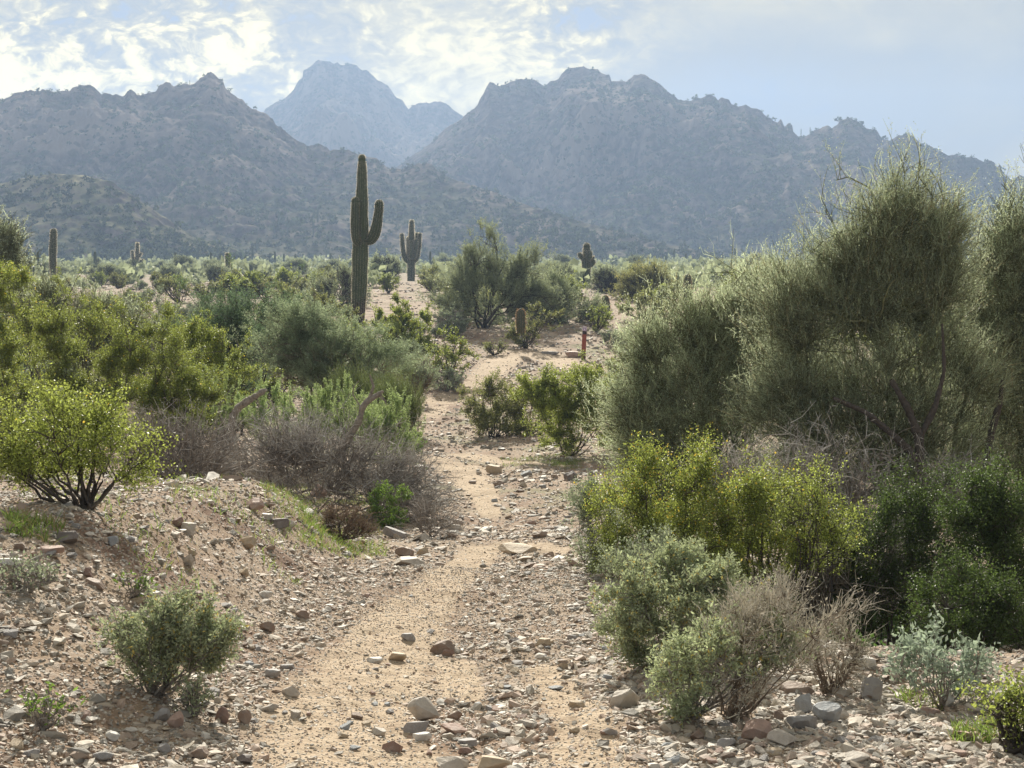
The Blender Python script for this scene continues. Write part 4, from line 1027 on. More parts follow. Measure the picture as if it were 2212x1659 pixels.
# the tall saguaro
L1 = hit(771, 702)
tr = pxpath(L1, [(771, 712, 12), (773, 690, 14), (775, 655, 15.5), (777, 600, 16.5), (778.5, 530, 17), (780, 480, 15.5), (781.5, 430, 12.5), (782, 385, 10.5), (782, 345, 8), (782, 333, 7.5)])
ar = [pxpath(L1, [(779, 520, 8, -.1), (775, 526, 8.5, -.3), (770.5, 515, 9, -.45), (770, 480, 9.5, -.48), (770, 445, 8.5, -.48), (770.5, 426, 7.5, -.48)]),
      pxpath(L1, [(776, 528, 7, .1), (767, 522, 7, .25), (763.5, 505, 6.5, .3), (763, 470, 6.5, .3), (764, 436, 6, .3)]),
      pxpath(L1, [(789, 518, 9, -.05), (800, 520, 11.5, -.1), (809, 508, 12, -.12), (815, 485, 11, -.12), (819, 455, 9.5, -.12), (820.5, 431, 8.5, -.12)])]
saguaro(L1, tr, ar, 'tallest saguaro with three upturned arms and a dark scarred base, left of the trail', 1389/L1[1], skin='saguaro_scar', hole=(.02-.0, -.335, 1.62, .05), ribs=18)
L2 = at(888, 150)
saguaro(L2, pxpath(L2, [(888, 612, 8), (888, 590, 8.5), (888, 560, 8), (888.5, 530, 7.5), (889, 500, 5.5), (889.5, 474, 4.2)]),
 [pxpath(L2, [(884, 567, 5), (877, 562, 5.5), (872, 550, 5), (869.5, 530, 4.5), (868, 503, 4)]),
  pxpath(L2, [(886, 560, 4, .3), (882, 555, 4.5, .5), (881.5, 535, 4.5, .5), (881, 510, 4, .5)]),
  pxpath(L2, [(889, 560, 4, -.5), (890, 552, 5, -.7), (890, 535, 4.5, -.7), (889.5, 519, 4, -.7)]),
  pxpath(L2, [(893, 565, 5), (899, 560, 5.5), (903, 545, 5), (906, 525, 4.2), (907, 502, 3.8)]),
  pxpath(L2, [(891, 560, 4, .4), (897, 548, 4, .5), (899, 525, 4, .5), (900, 501, 3.5, .5)]),
  pxpath(L2, [(893, 560, 4, -.5), (898, 550, 4.6, -.6), (900, 530, 4.3, -.6), (901, 515, 4, -.6)])],
 'many-armed saguaro standing behind and right of the tallest one', 1389/150)
L3 = at(1266, 110)
saguaro(L3, pxpath(L3, [(1266, 645, 8), (1265.5, 610, 9.5), (1266.5, 575, 9.5), (1267, 552, 9), (1267.5, 535, 7), (1267.5, 524, 6)]),
 [pxpath(L3, [(1262, 563, 4), (1256, 556, 5), (1252, 549, 5), (1251, 545, 4.5)]),
  pxpath(L3, [(1266, 556, 4, -.3), (1264, 550, 4, -.45), (1263.5, 540, 4, -.45)]),
  pxpath(L3, [(1271, 562, 4, -.2), (1273, 556, 5, -.4), (1274, 548, 5, -.4), (1274.5, 541, 4.5, -.4)]),
  pxpath(L3, [(1272, 566, 4), (1278, 562, 4.5), (1280, 556, 4.5), (1280, 552, 4)]),
  pxpath(L3, [(1272, 574, 4), (1278, 572, 5), (1282, 565, 5), (1283.5, 560, 4)])],
 'stout saguaro with a crown of stubby round arms, right of centre', 1389/110)
L4 = at(115, 105)
saguaro(L4, pxpath(L4, [(115, 625, 5.5), (115, 590, 6), (114, 560, 7.5), (114.5, 530, 7.5), (115.5, 510, 7), (116, 493, 6)]), [],
 'armless dark saguaro column at the far left', 1389/105)
L5 = at(296, 190)
saguaro(L5, pxpath(L5, [(296, 592, 5), (296, 572, 4.5), (296.5, 550, 4), (297, 523, 3.2)]),
 [pxpath(L5, [(295, 572, 3), (289, 568, 3.5), (287, 555, 3), (285.5, 540, 3)]),
  pxpath(L5, [(294, 575, 3), (286, 573, 3.5), (283, 568, 3), (282, 560, 3)]),
  pxpath(L5, [(297, 555, 2.5), (301, 553, 3), (304, 549, 2.6), (305.5, 545, 2.4)]),
  pxpath(L5, [(297, 573, 3), (302, 570, 3), (304, 565, 3), (305.5, 560, 2.6)]),
  pxpath(L5, [(299, 574, 3), (306, 570, 3), (308, 565, 2.6), (308.5, 559, 2.4)])],
 'branching saguaro with low spreading arms on the left skyline of the scrub', 1389/190)
L6 = at(492, 150)
saguaro(L6, pxpath(L6, [(492, 600, 4), (492, 580, 4.6), (491.5, 560, 4.6), (491, 545, 4)]), [], 'short armless saguaro between the branching one and the tallest one', 1389/150)
L7 = at(1390, 200)
saguaro(L7, pxpath(L7, [(1390, 602, 3), (1390, 590, 3.2), (1390, 574, 2.8)]), [pxpath(L7, [(1391, 596, 2), (1395, 594, 2.6), (1396, 588, 2.6), (1396, 582, 2.2)])], 'small two-stemmed saguaro rising behind the yellowish bushes', 1389/200)
# distant saguaros on the plain and the lower slopes
rngS = np.random.RandomState(44)
def small_saguaro_mesh(arms):
    sk, sn = ribbed([(0, 0, -.3), (0, 0, 2), (0, 0, 3.6)], [.22, .26, .2], 10, rngS, .1, 1.2, .02)
    for a in range(arms):
        s_ = 1 if a % 2 == 0 else -1; z0 = 1.4+.35*a
        k2, _ = ribbed([(0, 0, z0), (s_*.45, 0, z0+.05), (s_*.62, 0, z0+.5), (s_*.63, 0, z0+1.2)], [.13, .15, .15, .13], 8, rngS, .1, 2, .02)
        for vv, qq in zip(k2.v, k2.q): sk.add(vv, quads=qq)
    return sk.mesh('distant_saguaro', M['saguaro'], smooth=True)
SSM = [small_saguaro_mesh(0), small_saguaro_mesh(1), small_saguaro_mesh(2)]
FARS = [(68, 560, 150), (86, 568, 175), (139, 560, 210), (209, 566, 200), (382, 580, 190), (458, 562, 260), (479, 555, 270), (508, 560, 230), (532, 575, 200), (563, 548, 300), (596, 556, 320), (615, 560, 300), (661, 548, 330), (640, 555, 300),
        (1224, 545, 330), (1350, 545, 330), (1437, 556, 300), (1480, 556, 320), (1560, 552, 330), (1585, 548, 330), (1455, 540, 380), (1365, 580, 240), (1040, 540, 350), (955, 530, 360), (930, 560, 250), (1660, 560, 300), (820, 548, 330), (715, 552, 330), (1510, 530, 380), (1300, 520, 420), (1610, 520, 400)]
for k, (u, v, y) in enumerate(FARS):
    o = bpy.data.objects.new('distant_saguaro', SSM[0 if k % 3 else rngS.randint(1, 3)])
    x, _, z = at(u, y); s = rngS.uniform(.65, 1.05)*(y/260)**.35
    o.location = (x, y, z); o.scale = (s, s, s*rngS.uniform(.9, 1.25)); o.rotation_euler = (0, 0, rngS.uniform(-.5, .5))
    link(o); tag(o, 'tiny far-off saguaro in the hazy scrub at the foot of the mountains', 'cactus', 'far-off saguaros at the foot of the mountains')
# saguaros on the mountain slopes, standing on the slope surface
def slope_pts(nm, n, tmin, tmax, seed):
    X, Y, Z, T = MT[nm]; rg = np.random.RandomState(seed)
    m_ = (T > tmin) & (T < tmax); idx = np.flatnonzero(m_.ravel()); k = rg.choice(idx, n)
    return np.stack([X.ravel()[k], Y.ravel()[k], Z.ravel()[k]], -1)
for nm, n, sd in (('left_mountain', 34, 1), ('foothill', 14, 2), ('right_mountain', 44, 3)):
    for p in slope_pts(nm, n, .03, .42, sd):
        o = bpy.data.objects.new('distant_saguaro', SSM[0 if rngS.rand() < .7 else 1+rngS.randint(2)])
        s = rngS.uniform(.9, 1.5); o.location = p; o.scale = (s, s, s*1.15); link(o)
        tag(o, 'speck of a saguaro on the hazy lower mountain slope', 'cactus', 'saguaros dotting the lower mountain slopes')
# ridge-line saguaros and bushes seen against the sky
def ridge_at(nm, u, t=1.0):
    X, Y, Z, T = MT[nm]; r = int(np.argmin(np.abs(T[:, 0]-t))); c = int(np.argmin(np.abs(X[r]/Y[r]*F+CX-u)))
    return X[r, c], Y[r, c], Z[r, c]
for u, lab in ((1724, 'thin saguaro in the notch of the right ridge, the left one of the pair'), (1742, 'thin saguaro in the notch of the right ridge, the right one of the pair')):
    p = ridge_at('right_mountain', u); o = bpy.data.objects.new('distant_saguaro', SSM[1 if u == 1742 else 0]); o.location = (p[0], p[1], p[2]-.5); o.scale = (1.0, 1.0, 1.3); link(o); tag(o, lab, 'cactus')
p = ridge_at('left_mountain', 421); o = bpy.data.objects.new('distant_saguaro', SSM[0]); o.location = (p[0], p[1], p[2]-.3); o.scale = (.6, .6, .7); link(o)
tag(o, 'tiny saguaro on the left ridge just below its rocky knob', 'cactus')
def ridge_bushes():
    rng = np.random.RandomState(9); mb = MB()
    for nm, us in (('left_mountain', [40, 97, 140, 235, 310, 320, 330, 352, 396, 404, 412, 450, 505, 540, 560, 20]), ('right_mountain', [1020, 1105, 1160, 1340, 1450, 1480, 1520, 1533, 1640, 1650, 1755, 1760, 1808, 1830, 1838, 1880, 1905, 1930, 1950, 1975, 1982, 1990, 2060, 2090, 2170])):
        P = np.array([ridge_at(nm, u) for u in us]); P[:, 2] += .1
        clump_cloud(mb, P, 1.0+1.3*rng.rand(len(us)), rng, 30, .3)
    o = mb.build('ridge_scrub', M['scrub']); tag(o, 'scraggly scrub standing along the mountain crests against the sky', 'scrub', kind='stuff')
ridge_bushes()
# barrel cacti
def barrel(loc, pts, label, spine='spine_red', sl=.07, dens=1.0):
    rng = np.random.RandomState(int(loc[1]*10) % 999); px = 1389/loc[1]
    P, r = pxpath(loc, pts)
    root = empty('barrel_cactus', loc); tag(root, label, 'cactus')
    sk, sn = ribbed(P, r, 13, rng, max(sl, 1.3/px), max(.05, 1.2/px), max(.006, .16/px), depth=.2)
    sk.build('body', M['barrel'], root, smooth=True); sn.build('spines', M[spine], root)
barrel(at(1125, 51.2), [(1125, 720, 8), (1125, 700, 10), (1125, 680, 10), (1125, 666, 8)], 'barrel cactus with glowing golden spines behind the central bush', 'spine_gold', .08)
barrel(at(1309, 66), [(1311, 682, 7), (1310, 665, 9), (1308, 650, 8.5), (1307, 637, 7)], 'leaning reddish barrel cactus right of the marker post', 'spine_red')
barrel(at(1485, 75), [(1485, 660, 8), (1485, 630, 9.5), (1485.5, 610, 9), (1485.5, 592, 7.5)], 'tall columnar barrel cactus at the edge of the big right tree', 'spine_red')
barrel(at(912, 100), [(912, 650, 7), (912, 643, 8), (912, 630, 6.5)], 'round little barrel cactus below the many-armed saguaro', 'spine_red')
barrel(at(514, 60), [(515, 690, 6), (515, 672, 7), (512, 655, 6.5)], 'small curved barrel cactus among the bushes left of the tallest saguaro', 'spine_red')
barrel(hit(832, 700), [(832, 702, 6), (832, 694, 7), (832, 683, 6)], 'low round barrel cactus right of the tallest saguaro', 'spine_red')
# small cholla by the far trail
def cholla():
    loc = hit(1294, 802); root = empty('cholla', loc); tag(root, 'tiny golden cholla on the far bank right of the marker post', 'cactus')
    rng = np.random.RandomState(2); px = 1389/loc[1]
    for (u, v0, v1) in ((1290, 800, 786), (1296, 800, 783), (1300, 797, 790)):
        P, r = pxpath(loc, [(u, v0, 3), ((u*2+1294)/3, (v0+v1)/2, 3.4), (u, v1, 2.6)])
        sk, sn = ribbed(P, r, 8, rng, 1.0/px, .03, .3/px); a = sk.build('joint', M['barrel'], root, True); sn.build('spines', M['spine_gold'], a)
cholla()

# ------------------------------------------------------------------ trail marker post
def simple_mat(name, col, rough=.6, scale=12, var=.25):
    m, t, out = mat_new(name)
    tcn = t.new('ShaderNodeTexCoord'); n = t.noise(tcn.outputs['Object'], scale, 4, .6)
    c = t.mix(t.mapr(n, .3, .75, 0, var), col, tuple(x*.45 for x in col))
    p = t.new('ShaderNodeBsdfPrincipled'); t.l.new(c, p.inputs['Base Color']); p.inputs['Roughness'].default_value = rough
    t.l.new(p.outputs[0], out.inputs[0]); return m
def box(mb, x0, x1, y0, y1, z0, z1):
    V = [(x0, y0, z0), (x1, y0, z0), (x1, y1, z0), (x0, y1, z0), (x0, y0, z1), (x1, y0, z1), (x1, y1, z1), (x0, y1, z1)]
    mb.add(V, quads=CUBE_Q)
def marker():
    loc = hit(1260, 778); root = empty('marker_post', loc); tag(root, 'slim brown-red trail marker post with a lavender decal on top', 'post')
    s = loc[1]/F; root.rotation_euler = (0, R(2.2), R(-8))
    M['post'] = simple_mat('red_brown_post', (.30, .075, .045)); M['post_low'] = simple_mat('weathered_post_foot', (.13, .07, .04), scale=25, var=.7)
    M['post_dark'] = simple_mat('dark_label', (.035, .015, .012)); M['lav'] = simple_mat('lavender_decal', (.55, .45, .58), var=.1); M['wht'] = simple_mat('white_decal', (.80, .78, .84), var=.05)
    M['vio'] = simple_mat('violet_decal', (.34, .24, .50), var=.1)
    w_ = 4.6*s; h = 73*s
    def prof(z0, z1, ww, t_):   # shallow curved blade section
        n = 7; xs = np.linspace(-ww, ww, n); dep = t_*.9*(1-(xs/ww)**2)
        fr = [(x, -.012-d, z) for z in (z0, z1) for x, d in zip(xs, dep)]; bk = [(x, .012-d*.6, z) for z in (z0, z1) for x, d in zip(xs, dep)]
        q = []
        for i in range(n-1):
            q += [(i, i+1, n+i+1, n+i), (2*n+i+1, 2*n+i, 3*n+i, 3*n+i+1), (n+i, n+i+1, 3*n+i+1, 3*n+i), (i+1, i, 2*n+i, 2*n+i+1)]
        q += [(0, n, 3*n, 2*n), (n-1, 3*n-1, 4*n-1, 2*n-1)]
        return fr+bk, q
    for nm, a, b, k, m_ in (('post_foot', -.15, .27, 1.02, 'post_low'), ('post_body', .27, .765, 1.0, 'post'), ('dark_label', .765, .865, .98, 'post_dark'), ('decal', .865, 1.0, .98, 'lav')):
        mb = MB(); v, q = prof(a*h, b*h, w_*k, .02); mb.add(v, quads=q); o = mb.build(nm, M[m_], root)
        if nm == 'decal': dec = o
    mb = MB(); box(mb, -w_*.62, w_*.62, -.036, -.033, .88*h, .945*h); mb.build('symbol_panel', M['vio'], dec)
    mb = MB(); box(mb, -w_*.22, w_*.28, -.040, -.037, .888*h, .93*h); box(mb, -w_*.7, w_*.7, -.036, -.033, .958*h, .966*h); box(mb, -w_*.7, w_*.5, -.036, -.033, .974*h, .982*h); mb.build('symbol', M['wht'], dec)
marker()

# ------------------------------------------------------------------ named plants, near to far
CR = 'creosote_bush'; PV = ('trunk', 'crown')
# foreground
shrub('brittlebush', 'brittle', (335, 1502), [(255, 430, 1310, 1445), (330, 490, 1318, 1445), (275, 400, 1390, 1485), (400, 490, 1370, 1455)], 'small rounded grey-green bush alone on the left slope in front', dens=1.5)
shrub('weedy_plant', 'brittle', (415, 1545), [(385, 450, 1480, 1545)], 'low yellowing sprig just right of the small round bush', 'plant', dens=.6)
shrub('seedling', 'herb', (92, 1575), [(55, 155, 1505, 1560)], 'sparse green seedling near the lower left corner', 'plant', dens=.35)
shrub('weedy_plant', 'herb', (285, 1290), [(255, 320, 1240, 1285)], 'small pale green sprig above the small round bush', 'plant', dens=.4)
shrub('low_plant', 'bursage', (45, 1275), [(-20, 115, 1232, 1275)], 'low mat of grey-green leaves at the left edge', 'plant', dens=.6)
shrub(CR, 'creosote', (182, 1100), [(10, 250, 895, 1015), (0, 180, 965, 1070), (180, 330, 930, 1045), (90, 230, 870, 950), (0, 120, 930, 1045), (230, 350, 965, 1050)], 'bright green bush with dark fanned stems on the left bank', flowers=.02, dens=1.05, group='creosote bushes')
shrub('brittlebush', 'brittle', (1462, 1440), [(1305, 1600, 1230, 1420), (1335, 1560, 1195, 1330), (1320, 1500, 1320, 1450), (1480, 1660, 1240, 1380)], 'big dense grey-green mound right of the trail', dens=1.25)
shrub('brittlebush', 'brittle', (1478, 1555), [(1400, 1560, 1420, 1545), (1430, 1600, 1370, 1490), (1500, 1740, 1350, 1470)], 'low grey-green bush in front of the dry shrub', dens=.9)
shrub('dry_shrub', 'dry', (1575, 1560), [(1490, 1750, 1310, 1480), (1580, 1820, 1290, 1400), (1510, 1650, 1450, 1540)], 'large dry reddish-tan shrub with bare brittle stems', dens=.8)
shrub('dry_shrub', 'dry', (1795, 1500), [(1735, 1880, 1345, 1490)], 'smaller dry shrub behind the egg-shaped boulder', dens=.8)
shrub('brittlebush', 'brittle_blue', (2035, 1530), [(1925, 2090, 1375, 1500), (2020, 2165, 1425, 1535)], 'silvery blue-green bush with pointed leaves at the lower right', dens=.9)
shrub(CR, 'creosote_sparse', (2190, 1625), [(2118, 2260, 1510, 1610), (2160, 2290, 1480, 1600)], 'bright green bush cut off by the lower right corner', dens=1.1, group='creosote bushes')
# right hand thicket
shrub(CR, 'creosote', (1460, None, 9.6), [(1280, 1450, 1030, 1230), (1370, 1560, 965, 1130), (1400, 1640, 1060, 1240), (1275, 1380, 1130, 1270), (1330, 1520, 1120, 1290)], 'yellow-flowered bush leaning out over the right edge of the trail', flowers=.22, dens=1.0, group='creosote bushes')
shrub(CR, 'creosote', (1660, None, 9.2), [(1530, 1700, 1040, 1220), (1600, 1750, 1030, 1150), (1560, 1780, 1130, 1280), (1480, 1640, 1140, 1290)], 'yellow-green bush in the middle of the right thicket', flowers=.12, dens=.9, group='creosote bushes')
shrub(CR, 'creosote', (1760, None, 8.9), [(1685, 1815, 1085, 1190), (1700, 1830, 1150, 1250)], 'small rounded yellow-green clump standing out of the right thicket', flowers=.05, dens=1.2, group='creosote bushes')
shrub('grey_bush', 'bursage', (1290, None, 10.2), [(1235, 1340, 1060, 1230), (1245, 1310, 1170, 1250)], 'narrow grey-green bush at the trail edge left of the yellow-flowered bush', dens=1.1)
shrub('grey_bush', 'bursage', (1400, None, 7.4), [(1300, 1470, 1190, 1290)], 'greyish bush above the big grey-green mound', dens=1.1)
shrub(CR, 'creosote_shaded', (1950, None, 9.4), [(1810, 2010, 1110, 1340), (1900, 2100, 1070, 1280), (1780, 1940, 1230, 1400)], 'dark green shaded bush under the big tree', dens=1.0, group='creosote bushes')
shrub(CR, 'creosote_shaded', (2120, None, 9.0), [(2000, 2230, 1080, 1380), (2080, 2300, 1050, 1250), (2040, 2200, 1030, 1180)], 'dark green bush at the right edge below the trees', dens=1.1, group='creosote bushes')
shrub(CR, 'creosote_shaded', (2080, None, 7.9), [(1900, 2180, 1240, 1430), (2060, 2290, 1260, 1490)], 'lowest dark green bush at the right edge behind the silvery bush', dens=1.1, group='creosote bushes')
def palo(u, y, boxes, label, dens=1.0, sp='palo', name='palo_verde', **kw):
    return shrub(name, sp, (u, None, y), boxes, label, 'tree', dens=dens, parts=PV, depth=.5, **kw)
palo(1600, 16.5, [(1310, 1560, 740, 1040), (1380, 1640, 700, 960), (1540, 1800, 620, 900), (1330, 1520, 880, 1110), (1460, 1600, 690, 820), (1480, 1750, 850, 1130), (1340, 1560, 960, 1160), (1580, 1800, 960, 1160), (1560, 1720, 700, 900), (1660, 1800, 800, 1020), (1450, 1650, 640, 820), (1340, 1500, 725, 920), (1520, 1700, 610, 780), (1300, 1420, 820, 1000)], 'pale green feathery palo verde leaning towards the trail', 1.0)
palo(1950, 14.8, [(1640, 2120, 600, 960), (1850, 2110, 420, 760), (1720, 1960, 480, 780), (1960, 2080, 360, 600), (1620, 1850, 760, 1020), (1860, 2190, 740, 1060), (1640, 1800, 560, 760), (1780, 2050, 800, 1080), (1640, 1820, 560, 760), (1570, 1760, 625, 820), (1790, 1960, 450, 660), (1870, 2060, 410, 640), (1960, 2110, 500, 760), (1700, 1960, 940, 1130), (1900, 2150, 960, 1160)], 'tallest palo verde tree at the right, reaching up to the mountain crest', 1.0)
palo(2200, 15.6, [(2100, 2330, 520, 980), (2130, 2300, 425, 720), (2060, 2260, 780, 1150), (2200, 2420, 460, 1000), (2080, 2200, 620, 850)], 'palo verde tree cut off by the right edge', .9)
shrub('dead_brush', 'dead', (1800, None, 12.6), [(1540, 1860, 950, 1120), (1700, 2080, 960, 1160), (1650, 1950, 1060, 1220)], 'tangle of bare grey twigs under the palo verde trees', dens=.4, depth=.5)
shrub('dead_brush', 'dead', (1830, None, 9.6), [(1700, 1960, 1180, 1330)], 'pale arching dead twigs in the shade behind the dry shrub', dens=.45)
# left hand thicket
palo(140, 27, [(20, 170, 630, 770), (80, 260, 640, 790), (180, 330, 660, 800)], 'soft grey-green palo verde filling the back of the left thicket', .55)
shrub(CR, 'creosote', (420, None, 21), [(330, 500, 690, 860), (380, 560, 760, 900)], 'yellow-green bush at the right end of the left thicket', flowers=.03, dens=1.1, group='creosote bushes')
shrub('mesquite', 'mesquite', (880, None, 30), [(830, 930, 790, 880)], 'small grey-green mesquite at the left of the narrow trail', dens=.9)
shrub(CR, 'creosote', (60, None, 19), [(-120, 60, 620, 860), (-60, 120, 700, 950), (-100, 90, 560, 700)], 'tall yellow-flowered bush at the left edge', flowers=.06, dens=1.1, group='creosote bushes')
shrub(CR, 'creosote', (270, None, 17.5), [(90, 300, 665, 900), (220, 440, 685, 880), (130, 380, 800, 980), (300, 470, 760, 930)], 'widest leafy green bush of the left thicket', flowers=.025, dens=1.1, group='creosote bushes')
shrub(CR, 'creosote', (120, None, 23), [(40, 200, 650, 800), (150, 260, 660, 780)], 'yellowish bush behind the left thicket', flowers=.05, dens=.9, group='creosote bushes')
palo(-30, 34, [(-120, 50, 470, 640), (-60, 80, 540, 680)], 'feathery palo verde tree at the left edge', .6)
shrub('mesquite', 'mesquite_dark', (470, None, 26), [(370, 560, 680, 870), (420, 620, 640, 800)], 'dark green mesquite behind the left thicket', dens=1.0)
shrub('mesquite', 'mesquite', (700, None, 24), [(545, 760, 690, 880), (650, 850, 730, 890), (560, 720, 680, 830), (700, 860, 760, 890)], 'broad silvery grey-green mesquite left of the trail', dens=1.15)
shrub('acacia', 'feather', (600, None, 19.5), [(470, 640, 870, 970), (560, 700, 860, 960)], 'bright feathery green shrub behind the left dead snag', dens=.9)
shrub('acacia', 'feather', (700, None, 18.6), [(640, 780, 850, 970), (700, 830, 880, 990)], 'bright feathery green shrub between the two dead snags', dens=.9)
shrub('acacia', 'feather', (815, None, 16.8), [(740, 880, 880, 1010), (790, 905, 905, 1030)], 'bright feathery green shrub right of the dead snags beside the trail', dens=.9)
shrub('acacia', 'feather', (430, None, 18.5), [(380, 520, 840, 950)], 'feathery green shrub left of the left dead snag', dens=.7)
shrub('ephedra', 'ephedra', (770, None, 22), [(700, 820, 825, 950)], 'dark green broom-like tuft behind the right dead snag', dens=1.1)
shrub('ephedra', 'ephedra', (850, None, 20), [(795, 905, 840, 985)], 'dark green broom-like tuft at the left edge of the trail', dens=1.2)
shrub('dead_brush', 'dead', (680, None, 15.2), [(460, 700, 955, 1080), (600, 850, 945, 1090), (540, 760, 925, 1020), (720, 930, 990, 1110), (800, 980, 1040, 1140)], 'great mound of dead grey branches left of the trail', dens=1.0, depth=.55)
shrub('dead_brush', 'dead', (400, None, 13.8), [(290, 520, 930, 1060)], 'smaller heap of bare grey branches behind the left bank', dens=.6, depth=.6)
shrub('dead_brush', 'dead_small', (930, None, 13.0), [(885, 950, 1095, 1155), (920, 985, 1110, 1160)], 'low grey dead brush at the left edge of the trail', dens=.55)
shrub('leafy_bush', 'herb', (845, 1142), [(800, 890, 1048, 1142)], 'compact leafy green bush at the left edge of the trail', dens=1.3)
shrub('grass_tuft', 'tuft', (735, 1165), [(695, 790, 1100, 1170), (730, 800, 1130, 1190)], 'dark dry drooping tuft on the edge of the left bank', 'grass', dens=1.0)
# middle distance, wash and far bank
shrub(CR, 'creosote_sparse', (1065, 945), [(1005, 1120, 830, 930), (1015, 1140, 860, 960), (1020, 1110, 815, 900)], 'olive green bush left of the dark bush at the far side of the wash', dens=1.0, group='creosote bushes', leafmat='creo_dry')
shrub(CR, 'creosote', (1230, 985), [(1100, 1250, 805, 940), (1110, 1330, 870, 1000), (1180, 1350, 785, 900), (1150, 1370, 800, 970)], 'wide dense green bush right of the narrow trail', dens=1.2, group='creosote bushes')
shrub(CR, 'creosote', (965, 826), [(905, 1020, 735, 815), (930, 990, 710, 770)], 'green bush on the far bank left of the trail bend', dens=.9, group='creosote bushes', flowers=.02)
shrub('grey_bush', 'bursage', (965, 845), [(930, 1000, 800, 845)], 'small grey shrub at the trail bend on the far bank', dens=1.0)
shrub(CR, 'creosote', (1135, 752), [(1095, 1160, 700, 745), (1135, 1205, 660, 725), (1105, 1175, 705, 748)], 'green bush hiding the lower half of the glowing barrel cactus', dens=.9, group='creosote bushes', leafmat='creo_dry')
shrub(CR, 'creosote', (1068, 768), [(1045, 1092, 738, 765)], 'tiny dark green bush on the far bank above the sandy trail', dens=1.0, group='creosote bushes', leafmat='creo_dry')
shrub(CR, 'creosote', (1288, 718), [(1262, 1320, 668, 710)], 'small green bush behind the marker post', dens=1.0, group='creosote bushes')
shrub('grey_bush', 'bursage', (1335, 752), [(1300, 1370, 715, 750)], 'small grey shrub right of the marker post', dens=1.0)
shrub(CR, 'creosote', (1322, 800), [(1308, 1340, 775, 800)], 'tiny green bush at the foot of the marker post', dens=.6, group='creosote bushes')
shrub(CR, 'creosote', (1140, None, 29.5), [(1080, 1210, 835, 985)], 'olive green bush squeezed between the two bushes of the narrow trail', dens=1.0, group='creosote bushes', leafmat='creo_dry')
shrub(CR, 'creosote', (870, 785), [(800, 930, 690, 785), (840, 950, 720, 800)], 'green bush on the far bank below the tallest saguaro', dens=1.0, flowers=.03, group='creosote bushes')
shrub('grey_bush', 'bursage', (975, 722), [(935, 1015, 668, 722)], 'grey shrub in the shade left of the round-crowned palo verde', dens=.9)
shrub('grey_bush', 'bursage', (1400, 800), [(1330, 1450, 705, 800)], 'pale grey shrub right of the marker post against the big tree', dens=1.0)
shrub(CR, 'creosote', (1355, 850), [(1310, 1420, 765, 850)], 'green sprigs between the marker post and the big tree', dens=.8, group='creosote bushes')
shrub('leafy_bush', 'herb', (893, 985), [(865, 918, 925, 985)], 'low green bush at the trail edge beneath the broom-like tuft', dens=1.0)
shrub('mesquite', 'mesquite', (900, None, 38), [(870, 935, 790, 850)], 'little grey-green shrub on the bank at the left of the narrow trail', dens=.8)
palo(1045, 60, [(945, 1100, 560, 690), (990, 1095, 500, 600), (1080, 1190, 550, 690), (960, 1180, 600, 712), (970, 1140, 540, 640), (1100, 1230, 590, 705), (920, 1010, 600, 690)], 'round-crowned palo verde in the centre behind the far bank', .62, sp='palo_far')
palo(1225, 62, [(1175, 1290, 640, 725), (1150, 1235, 600, 700), (1140, 1285, 680, 735)], 'low spreading palo verde behind the marker post', 1.0, sp='palo_far')
palo(842, 120, [(800, 866, 556, 622)], 'small palo verde between the tallest saguaro and the many-armed one', 1.0, sp='palo_far')
palo(735, 75, [(680, 790, 585, 690)], 'thin wispy palo verde left of the tallest saguaro', .7, sp='palo_far')
palo(1430, 80, [(1325, 1465, 592, 680), (1365, 1445, 578, 640)], 'yellowish palo verde between the two reddish barrel cacti', 1.2, leafmat='yell', flowers=.03, sp='palo_far')
palo(1310, 95, [(1280, 1350, 585, 640)], 'small olive palo verde right of the stout saguaro', 1.0, sp='palo_far')
shrub(CR, 'creosote', (1400, 696), [(1335, 1450, 632, 696), (1400, 1475, 645, 705)], 'olive bush in front of the yellowish palo verde', dens=.9, group='creosote bushes', leafmat='creo_dry')
shrub(CR, 'creosote', (820, None, 46), [(745, 870, 680, 780), (840, 940, 650, 770), (780, 900, 730, 800)], 'yellow-flecked bush at the foot of the tallest saguaro', dens=1.7, flowers=.05, group='creosote bushes')
shrub(CR, 'creosote', (670, None, 48), [(580, 700, 620, 740), (660, 770, 640, 740)], 'open green bush left of the foot of the tallest saguaro', dens=1.4, flowers=.03, group='creosote bushes', leafmat='creo_dry')
shrub(CR, 'creosote', (390, 655), [(348, 420, 598, 645)], 'dark green bush on the stony rise at the left, the left one of two', dens=1.0, group='creosote bushes', leafmat='creo_dry')
shrub(CR, 'creosote', (445, 660), [(415, 480, 608, 652)], 'dark green bush on the stony rise at the left, the right one of two', dens=1.0, group='creosote bushes', leafmat='creo_dry')
shrub('grey_bush', 'bursage', (545, None, 42), [(480, 600, 690, 760)], 'grey-green shrub around the small curved barrel cactus', dens=.8)
shrub('grey_bush', 'bursage', (300, None, 36), [(210, 400, 640, 720)], 'grey-green shrub behind the widest bush of the left thicket', dens=.8)

